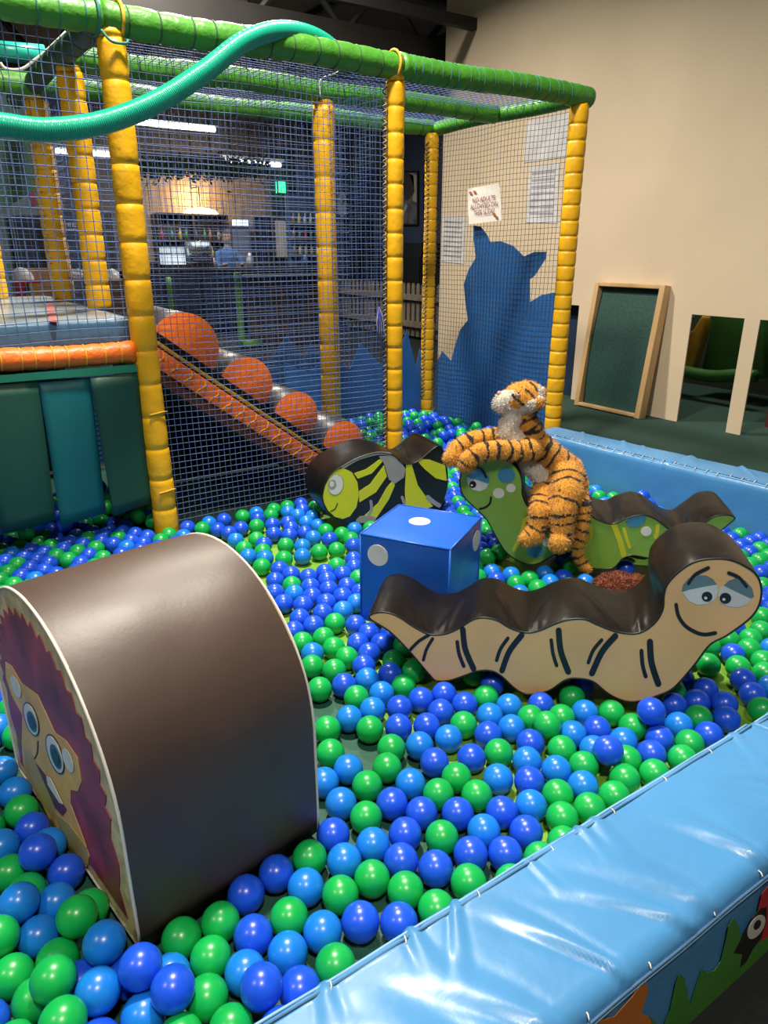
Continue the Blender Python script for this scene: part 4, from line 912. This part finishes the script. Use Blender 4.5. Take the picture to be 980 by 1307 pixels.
dc = thing('dark_dresser', 'large black dresser standing behind the picket fence', 'cabinet', ((xd0+xd1)/2, 13.2, 0)); zt_ = PY(460, 282, 12.9)[2]
xd1 = min(xd1, 8.4)
MB().box((xd0, 12.9, 0), (xd1, 13.4, zt_)).build('carcass', mat('dresser', (.010, .010, .012), .5), dc)
for k in range(2):
    for z in (.1, 1.0): MB().box((xd0+.04+k*(xd1-xd0)/2, 12.87, z), (xd0+(k+1)*(xd1-xd0)/2-.04, 12.9, z+.75)).build('door', mat('dresser_door', (.016, .016, .02), .4), dc)
# framed prints on the far right wall (between the posts)
def fpic(label, px0, py0, px1, py1, art):
    X = 9.17; q = [PX(px0, py0, X), PX(px1, py0, X), PX(px1, py1, X), PX(px0, py1, X)]
    t = thing('framed_print', label, 'picture', sum(q)/4); MB().prism(q, [p+np.array([.02, 0, 0]) for p in q]).build('sheet', mat('print_grey%d' % px0, (.17, .16, .17), .4, .3, 5), t)
    for i in range(4): MB().tube([q[i], q[(i+1) % 4]], .02, 6).build('edge', STEEL, t)
    if art:
        for (pts, m) in (([(.15,.95),(.45,.98),(.8,.9),(.85,.6),(.55,.45),(.3,.5),(.1,.7)], mat('art_dark', (.06, .05, .06), .5)), ([(.62,.95),(.95,.9),(.97,.4),(.75,.45),(.85,.65)], mat('art_gold', (.5, .42, .28), .4)), ([(.1,.02),(.2,.02),(.55,.35),(.48,.4)], mat('art_pale', (.45, .43, .40), .4))):
            z = [q[3]+(q[2]-q[3])*u+(q[0]-q[3])*v-np.array([.004, 0, 0]) for u, v in pts]; MB().prism(z, [p+np.array([.003, 0, 0]) for p in z]).build('art_shape', m, t)
fpic('framed abstract grey and gold print on the dark blue wall', 505, 219, 533, 287, True)
fpic('narrow dark framed print partly hidden by the rear padded post', 541, 222, 556, 279, False)
s = PX(531, 330, 8.9); slab_ = thing('high_cabinet', 'black tall cabinet behind the fence under the framed prints', 'cabinet', (8.95, s[1], 0))
MB().box((8.7, s[1]-.45, 0), (9.15, s[1]+.25, PX(531, 310, 8.9)[2])).build('carcass', mat('cab_black', (.012, .013, .018), .5), slab_); MB().box((8.68, s[1]-.42, .1), (8.7, s[1]+.22, 1.3)).build('door', mat('dresser_door', (.016, .016, .02), .4), slab_)
# tube lights on the ceiling steel
def tubelight(px0, py0, px1, py1, Y, label):
    a, c = PY(px0, py0, Y), PY(px1, py1, Y); z = (a[2]+c[2])/2; t = thing('tube_light', label, 'lamp', ((a[0]+c[0])/2, Y, z))
    MB().tube([(a[0], Y, z), (c[0], Y, z)], .035, 10).build('tube', mat('tube_glow', (.9, .9, .9), .4, emit=(.93, .97, 1), estr=6), t, True)
    MB().box((a[0]-.05, Y-.06, z+.045), (c[0]+.05, Y+.06, z+.1)).build('housing', mat('housing', (.4, .4, .4), .5), t)
    for x in (a[0]+.15, c[0]-.15): MB().tube([(x, Y, z+.1), (x, Y, 4.2)], .006, 5).build('hanger', STEEL, t)
tubelight(168, 156, 274, 165, 10.8, 'long white tube light hanging in front of the cafe wall')
tubelight(286, 206, 358, 211, 13.4, 'white tube light hanging above the dark pillar')
tubelight(66, 192, 87, 194, 12.5, 'short white tube light hanging between the padded deck posts')
tubelight(112, 195, 141, 198, 12.5, 'short white tube light hanging left of the front padded post')
# garland of leaves below the steel
GL = mat('garland_leaf', (.03, .07, .02), .7, .3, 20); rg = random.Random(9); b = MB()
for i in range(1500):
    px = rg.uniform(165, 345); p = PY(px, 214+rg.gauss(0, 7), 10.28); sz = .04; a = rg.uniform(0, 6.3); u = np.array([math.cos(a), rg.uniform(-.5, .5), math.sin(a)])*sz; v = np.array([-math.sin(a), rg.uniform(-.5, .5), math.cos(a)])*sz*.4
    b.add([p-u, p+v, p+u, p-v], [(0, 1, 2, 3)])
for px in range(170, 345, 25): q_ = PY(px, 214, 10.28); b.tube([q_, (q_[0], 10.28, 3.31)], .006, 4)
b.tube([PY(px, 212+3*math.sin(px*.1), 10.28) for px in range(165, 346, 6)], .012, 5)
o = b.build('leaf_garland', GL); tag(o, 'trailing green leaf garland strung above the cafe counter', 'garland', kind='stuff')
# left: door, toy, crates, streamer
GD = mat('grey_blue_paint', (.16, .21, .23), .6)
structure(slabY('door_1', None, None, 27, 275, 60, 345, 15.2, .1, mat('door_glass', (.03, .04, .055), .2), True, GD))
structure(MB().box((PY(-20, 300, 15.3)[0], 15.3, 0), (PY(62, 300, 15.3)[0], 15.4, 3.1)).build('wall_left_cafe', GD))
t = slabY('menu_panel', 'black letter panel with small white lines beside the deck post', 'board', 80, 270, 140, 330, 14.8, .06, mat('black_panel', (.02, .025, .035), .5), True, DKW)
for (x0_, x1_, y_) in ((86, 98, 287), (87, 99, 293)):
    a, c = PY(x0_, y_+(2.5 if y_ < 290 else 1), 14.78), PY(x1_, y_-(2.5 if y_ < 290 else 1), 14.78); 
    for k in range(4): MB().box((a[0]+(c[0]-a[0])*k/4, 14.78, a[2]), (a[0]+(c[0]-a[0])*(k+.7)/4, 14.79, c[2])).build('lettering', WHT, t)
cr = slabY('play_cupboard', 'tan wooden play cupboard behind the raised deck', 'cupboard', 38, 344, 68, 390, 12.0, .4, mat('tan_wood', (.42, .26, .15), .6), True, WOOD)
a, c = bxY(23, 357, 52, 386, 11.7, .25); ty = thing('toy_kitchen', 'red and yellow toy stand with white domed roof on the floor', 'toy', ((a[0]+c[0])/2, 11.8, 0))
MB().box((a[0], 11.7, c[2]-.05), (c[0], 11.95, c[2])).build('red_shelf', mat('toy_red', (.55, .02, .03), .4), ty); MB().box((a[0], 11.7, 0), (a[0]+.12, 11.95, c[2]-.05)).build('red_leg', mat('toy_red', (.55, .02, .03), .4), ty); MB().box((c[0]-.17, 11.69, 0), (c[0]-.02, 11.95, c[2]-.05)).build('yellow_leg', mat('toy_yellow', (.7, .38, .02), .4), ty)
MB().box((a[0]+.12, 11.75, 0), (c[0]-.17, 11.9, c[2]-.2)).build('tray', mat('toy_cream', (.6, .5, .4), .5), ty)
dm = np.array([a[0]+.12, 11.82, c[2]]); V = [(dm[0]+.16*math.cos(t1)*math.cos(t2), dm[1]+.12*math.sin(t1)*math.cos(t2), dm[2]+.17*math.sin(t2)) for t2 in np.linspace(0, 1.5, 8) for t1 in np.linspace(0, 2*math.pi, 18, endpoint=False)]
mk('white_dome', V, [(i*18+j, i*18+(j+1) % 18, (i+1)*18+(j+1) % 18, (i+1)*18+j) for i in range(7) for j in range(18)], WHT, ty)
WICK = mat('wicker', (.28, .17, .09), .8, .3, 60, .004, 120)
for (px0, px1, lab) in ((88, 106, 'brown wicker crate with white paper filling left of the deck post'), (126, 158, 'brown wicker crate with white paper filling right of the deck post')):
    a, c = bxY(px0, 356, px1, 385, 11.6, .45, True); t = thing('wicker_crate', lab, 'crate', ((a[0]+c[0])/2, 11.8, 0)); MB().box(a, c).build('basket', WICK, t)
    mid = (np.array(a)+np.array(c))/2; V4, F4, N4 = remesh([((mid[0]-.12, mid[1], c[2]+.02), .1, (mid[0]+.1, mid[1], c[2]+.03), .11)], .02, 2); V4 += N4*np.array([[.03*noise.noise(Vector(v*14))] for v in V4]); mk('paper_filling', V4, F4, WHT, t)
a, c = bxY(92, 374, 112, 384, 11.2, .3, True)
s = [PY(x, y, 10.25) for (x, y) in ((37, 232), (42, 238), (47, 262), (42, 265), (38, 250))]
pn = thing('pink_pennant', 'small pink pennant hanging beside the deck post', 'pennant', s[0]); MB().prism(s, [p+np.array([0, .05, 0]) for p in s]).build('cloth', mat('pennant', (.6, .08, .16), .5), pn)
MB().tube([s[0]+[.02, .02, -.02], (s[0][0]+.02, 10.27, 3.31)], .005, 4).build('string', CORD_W, pn)
# blue tassel tied on the front net
tq = PY(482, 405, 3.47); tt = thing('tassel', 'blue and white raffia tassel tied to the front net', 'tassel', tq)
for k in range(26):
    r1 = random.uniform(-.03, .03); MB().tube(spline([tq+[0, -.01, .06], tq+[r1*.6, -.02+random.uniform(-.01, .0), .0], tq+[r1+.012, -.012, -random.uniform(.05, .11)]], 3), .0022, 4).build('strand', mat('raffia_blue', (.05, .06, .40), .5) if k % 3 else CORD_W, tt, True)

# ================================================================== BALLS
R = .0415
TL = {}
def tile(ox, oy, s, txt):
    out = []
    for w in txt.split():
        x, y, c = w.split(','); out.append((ox+float(x)/s, oy+float(y)/s, c[0], len(c) > 1))
    return out
BL = []
BL += tile(0, 1060, 3.267, '135,45,bs 20,40,l 55,100,g 105,185,g 5,165,l 45,295,l 185,245,l 265,250,l 310,295,gs 130,385,l 220,440,g 390,440,g 435,480,ls 10,450,g 75,520,g 70,590,b 230,605,gs 80,700,gs 570,570,bs 395,690,l 725,655,bs 250,780,gs 500,780,gs 610,720,l 720,520,l 715,840,g 870,550,g 895,400,g 860,715,g 960,780,g 790,430,g')
BL += tile(0, 660, 2.021, '8,655,l 38,712,l 52,770,g')
BL += tile(220, 1040, 3.267, '285,350,b 410,265,b 510,305,l 570,190,g 485,425,g 328,515,b 375,665,bs 490,580,l 275,680,l 630,510,l 660,325,g 825,290,g 770,425,b 920,445,b 720,195,l 840,130,l 670,85,b 640,625,g 500,690,b 975,320,g 950,200,b 970,85,b')
BL += tile(380, 860, 4.083, '125,80,g 250,65,b 300,120,g 370,15,l 437,105,l 550,65,g 470,10,b 645,135,b 530,180,b 390,190,l 257,240,l 165,285,g 375,290,g 525,280,b 672,275,b 745,200,b 770,110,b 878,150,b 860,270,g 790,335,l 645,390,l 490,390,g 465,490,g 250,505,l 170,415,g 150,560,l 362,585,g 590,575,l 720,465,b 828,470,gs 905,440,b 750,620,g 490,680,b 652,715,b 835,730,b 355,745,g 230,680,l 155,670,g')
BL += tile(400, 1000, 3.769, '625,265,g 600,415,b 765,345,b 735,460,g 545,580,g')
BL += tile(600, 850, 4.083, '60,65,g 190,95,b 85,160,g 205,215,l 110,265,l 250,310,l 100,360,b 320,240,g 395,265,gs 505,240,g 395,170,b 535,160,g 600,110,b 710,195,g 640,255,l 790,290,g 895,225,bs 665,330,b 520,355,l 345,395,b 710,405,bs 605,420,l 830,385,l 945,360,b 940,455,b 810,490,g 490,445,g 310,480,l 150,455,g 145,590,l 315,590,b 465,545,l 625,530,g 785,585,g 930,545,g 600,625,l 460,675,g 740,660,g 615,720,g 310,735,l 140,755,b 470,790,g 30,670,g 80,855,l 275,855,b 205,900,bs')
BL += tile(760, 780, 4.455, '405,545,b 455,460,g 550,510,b 600,440,b 720,525,b 560,605,g 735,610,b 460,660,l 625,690,b 500,750,g 860,400,b 900,490,b 930,540,g 820,315,g 640,305,g 780,250,b 660,210,g 755,165,g 820,120,b 890,165,g 885,220,g 945,35,g 940,115,g 945,290,g 970,350,g 975,215,l 975,430,l 340,610,b 75,520,g 520,400,b 465,820,g')
BL += tile(340, 680, 4.455, '265,30,l 360,40,b 480,40,g 495,75,b 110,75,g 205,80,l 100,150,g 205,135,l 300,110,g 400,100,g 400,190,g 495,155,b 500,200,b 75,210,b 140,240,b 50,275,b 145,300,g 240,255,b 335,230,b 435,240,b 345,270,b 250,310,b 355,325,b 465,310,b 520,260,g 150,350,l 250,365,b 340,400,b 440,365,b 525,340,b 205,415,b 65,345,b 100,405,b 190,490,b 320,460,b 435,445,l 510,400,l 408,520,g 280,530,b 525,515,b 580,560,b 160,560,b 320,600,g 210,625,g 385,660,g 265,690,l 525,630,b 590,690,b 660,625,b 690,565,b 465,715,g 550,760,b 260,760,g 385,785,g 585,810,b 695,800,b 725,730,g 780,640,g 820,790,g 780,855,g 655,890,l')
BL += tile(220, 620, 3.769, '75,185,b 160,175,l 240,160,b 145,205,g 210,215,b 262,225,b 345,205,b 338,150,g 390,125,l 460,100,g 530,90,g 598,78,b 475,140,g 560,130,l 610,145,l 665,150,l 650,180,l 700,195,l 422,195,g 470,190,b 535,185,b 490,235,b 570,205,b 565,240,b 635,230,b 745,215,g 815,235,g 875,210,l 405,260,g 440,285,b 305,265,l 345,305,g 430,320,g 370,340,l 445,350,l 430,390,g 410,160,b')
pos = []; colr = []; anch = []; stk = []
for (x, y, c, s) in BL:
    z = .112 if s else R
    if x < 215 and y > 1060: z = .125 if s else .085
    p = atz(x, y, z)
    if any(abs(p[2]-q[2]) < .03 and np.hypot(*(p-q)[:2]) < .045 for q in pos): continue
    pos.append(p); colr.append(c); anch.append(True); stk.append(s)
# obstacles: oriented rectangles (centre, u, half-u, half-v)
def rect(P, u, n, s0, s1, t): c = P+u*(s0+s1)/2+n*t/2; return (c[:2], u[:2], n[:2], (s1-s0)/2, t/2)
OB = [rect(bP, bu, bn, -.05, .04, .31), rect(bP, bu, bn, .19, .33, .31), rect(bP, bu, bn, .48, .68, .31),
      rect(gP, gu, gn, -.10, .09, .31), rect(gP, gu, gn, .23, .36, .31), rect(gP, gu, gn, .5, .66, .31), rect(eP, eu, en, -.06, .52, .30),
      (cm_[:2], cu[:2], cv[:2], hs_, hs_), ((LA+ax*LL/2+av*LW/2)[:2], ax[:2], av[:2], LL/2, LW/2), (bp_[:2], np.array([1, 0.]), np.array([0, 1.]), .09, .08)]
def inside(p, pad):
    for (c, u, n, hu, hv) in OB:
        d = p[:2]-c
        if abs(d@u) < hu+pad and abs(d@n) < hv+pad: return True
    return False
KEEPOUT = [(225, 1060, 520, 1310), (380, 880, 660, 1200), (600, 900, 840, 1080), (760, 880, 970, 990), (345, 690, 560, 880), (235, 655, 470, 780), (880, 780, 980, 880)]
rb = random.Random(21)
def rborder(y): return 3.545-.265+(3.81-3.545)*(3.22-y)/(3.22-.8)-.012
P_ = np.array(pos); sp_ = .0865; row = 0
cand = []
y = .80
while y < 4.93:
    x = -.75+(row % 2)*sp_/2
    while x < 3.7:
        p = np.array([x+rb.uniform(-.012, .012), y+rb.uniform(-.012, .012), R]); x += sp_
        if p[1] > 3.42 and p[0] < 1.0 and p[1] > 4.3: continue
        if p[0] > .95 and p[0] < 2.5 and p[1] > 3.40: continue
        if p[1] < 3.25 and p[0] > rborder(p[1])-R: continue
        if p[1] > 3.42 and abs(p[0]-.963) < .11 and abs(p[1]-3.5) < .11: continue
        if abs(p[0]-2.4) < .12 and abs(p[1]-3.5) < .1 or abs(p[0]-3.79) < .11 and abs(p[1]-3.5) < .11: continue
        if np.hypot(p[0], p[1]) < .55 or inside(p, R): continue
        q = proj(p)[0]
        if any(a < q[0] < c and b_ < q[1] < d for (a, b_, c, d) in KEEPOUT): continue
        if q[0] < -250 or q[0] > 1250: continue
        cand.append(p)
    y += sp_*.866; row += 1
for p in cand:
    if rb.random() < .06: continue
    dd_ = np.hypot(P_[:, 0]-p[0], P_[:, 1]-p[1]); lowz = P_[:, 2] < .07
    if np.any(dd_[lowz] < .070) or (np.any(dd_ < .03)): continue
    pos.append(p); colr.append(rb.choices('bgl', (.54, .36, .10))[0]); anch.append(False); stk.append(False)
# a second layer heaped inside the frame bay and near the flaps
for p in cand:
    if (p[0] > 2.5 and p[1] > 3.55 and rb.random() < .55) or (p[0] < .85 and p[1] > 3.6 and rb.random() < .4) or (p[0] > 3.0 and 2.2 < p[1] < 2.9 and rb.random() < .25):
        pos.append(p+np.array([sp_/2, .03, .068])); colr.append(rb.choices('bgl', (.54, .36, .10))[0]); anch.append(False); stk.append(True)
Q = np.array(pos); Q0 = Q.copy(); A_ = np.array(anch); ST = np.array(stk); nB = len(Q)
D2 = 2*R*1.002
# neighbour list from a coarse grid, refreshed now and then
for it in range(130):
    if it % 20 == 0:
        I, J = [], []
        for i0 in range(0, nB, 400):
            d = np.linalg.norm(Q[i0:i0+400, None, :]-Q[None], axis=2); a, b_ = np.where(d < .115); a = a+i0; k = a < b_; I.append(a[k]); J.append(b_[k])
        I = np.concatenate(I); J = np.concatenate(J)
    Q[:, 2] -= .0012
    d = Q[J]-Q[I]; L = np.linalg.norm(d, axis=1)+1e-9; ov = np.maximum(0, D2-L)*.45; v = d/L[:, None]*ov[:, None]
    np.add.at(Q, J, v); np.add.at(Q, I, -v)
    if it < 100: Q[A_, :2] += (Q0[A_, :2]-Q[A_, :2])*.03
    Q[:, 2] = np.maximum(Q[:, 2], R)
    for (c, u, n, hu, hv) in OB:
        dd = Q[:, :2]-c; a = dd@u; b_ = dd@n; ea = hu+R-np.abs(a); eb = hv+R-np.abs(b_); k = (ea > 0) & (eb > 0) & (Q[:, 2] < .16)
        ku = k & (ea < eb); kv = k & ~(ea < eb)
        Q[ku, :2] += (np.sign(a[ku])*ea[ku])[:, None]*u*.5; Q[kv, :2] += (np.sign(b_[kv])*eb[kv])[:, None]*n*.5
    Q[:, 1] = np.maximum(Q[:, 1], .762+R)
    k = (Q[:, 1] < 3.24); lim = rborder(Q[:, 1])-R; Q[k, 0] = np.minimum(Q[k, 0], lim[k])
    k = (Q[:, 0] > .95) & (Q[:, 0] < 2.46) & (Q[:, 1] < 3.8); Q[k, 1] = np.minimum(Q[k, 1], 3.44)
    for (x, y) in ((.963, YF), (2.40, YF), (3.79, YF)):
        dd = Q[:, :2]-np.array([x, y]); L = np.linalg.norm(dd, axis=1); k = L < .066+R; Q[k, :2] += dd[k]/L[k][:, None]*(.066+R-L[k])[:, None]
def ballmesh(nm, seg, rings, m):
    bm = bmesh.new(); bmesh.ops.create_uvsphere(bm, u_segments=seg, v_segments=rings, radius=R); me = bpy.data.meshes.new(nm); bm.to_mesh(me); bm.free(); me.materials.append(m); me.shade_smooth(); return me
BM = {'b': mat('ball_royal_blue', (.010, .085, .72), .30, .06, 12, coat=.1), 'l': mat('ball_light_blue', (.008, .20, .74), .30, .06, 12, coat=.1), 'g': mat('ball_green', (.005, .40, .075), .32, .06, 12, coat=.1)}
BMESH = {c: ballmesh('pit_ball_'+c, 32, 18, BM[c]) for c in 'blg'}
NM = {'b': 'royal blue', 'l': 'light blue', 'g': 'green'}
pxQ = proj(Q); vis = (pxQ[:, 0] > -25) & (pxQ[:, 0] < 1005) & (pxQ[:, 1] < 1335)
dcam = np.linalg.norm(Q-CAM, axis=1); order = sorted(range(nB), key=lambda i: (not (vis[i] and A_[i]), dcam[i]))
solo = set(order[:300])
def dist_ob(p, k):
    (c, u, n, hu, hv) = OB[k]; d = p[:2]-c; return math.hypot(max(0, abs(d@u)-hu), max(0, abs(d@n)-hv))
def where(p):
    x, y = p[:2]; s_, t_ = (p-bP)@bu, (p-bP)@bn
    if x < .2 and y > 1.1: return 'beside the printed lion face', 0
    if y < .76+.1: return 'against the front pit border', 0
    if dist_ob(p, 8) < .09: return 'touching the brown lion block', 0
    if -.3 < s_ < .95 and -.20 < t_ < 0: return 'under the front of the beige caterpillar', 0
    if -.3 < s_ < .95 and 0 <= t_ < .6 and x > 1.45: return 'behind the beige caterpillar', 0
    if s_ > .85: return 'beyond the head of the beige caterpillar', 0
    if dist_ob(p, 7) < .1: return 'beside the blue dice cube', 0
    if dist_ob(p, 6) < .12: return 'in front of the bee block', 0
    if y > 3.2: return 'at the foot of the front net', 0
    if y < 1.25 and x < .75: return 'between the lion block and the front border', 0
    if y < 1.0: return 'in the second row from the front border', 0
    if y > 2.75: return 'between the bee block and the padded front post', 0
    if y > 2.0: return 'between the lion block and the dice cube', 0
    if x < 1.0 and y > 1.3: return 'on the dark mat right of the lion block', 0
    if y > 1.45: return 'between the dark mat and the caterpillar tail', 0
    return 'in the open stretch between border and caterpillar', 0
for i in range(nB):
    if i in solo:
        o = link('pit_ball', BMESH[colr[i]], None, Q[i]); o.rotation_euler = (rb.uniform(0, 6), rb.uniform(0, 6), 0)
        w_, g_ = where(Q[i]); st_ = 'resting on other balls' if Q[i][2] > .085 else 'lying'
        tag(o, '%s plastic ball %s %s' % (NM[colr[i]], st_, w_), 'ball', '%s balls %s %s' % (NM[colr[i]], st_, w_))
        for (x, y, lab) in ((820, 906, 'royal blue ball perched against the belly of the beige caterpillar'), (773, 949, 'royal blue ball perched on other balls between the beige caterpillar and the border'), (583, 975, 'dark green ball perched on top of two blue balls'), (330, 1243, 'royal blue ball perched on others next to the border near the brown block')):
            if ST[i] and np.hypot(pxQ[i, 0]-x, pxQ[i, 1]-y) < 16: o['label'] = lab; del o['group']
for c in 'blg':
    me = ballmesh('tmp', 18, 10, BM[c]); v = np.array([x.co[:] for x in me.vertices]); f = [list(p.vertices) for p in me.polygons]; n = len(v)
    idx = [i for i in range(nB) if i not in solo and colr[i] == c]; V = np.concatenate([v+Q[i] for i in idx]); Fc = [[a+k*n for a in q] for k in range(len(idx)) for q in f]
    o = mk('pit_balls', V, Fc, BM[c], None, True, False); tag(o, 'mass of %s plastic balls filling the far and hidden parts of the pit' % NM[c], 'balls', kind='stuff')
print('BALLS', nB, len(solo))
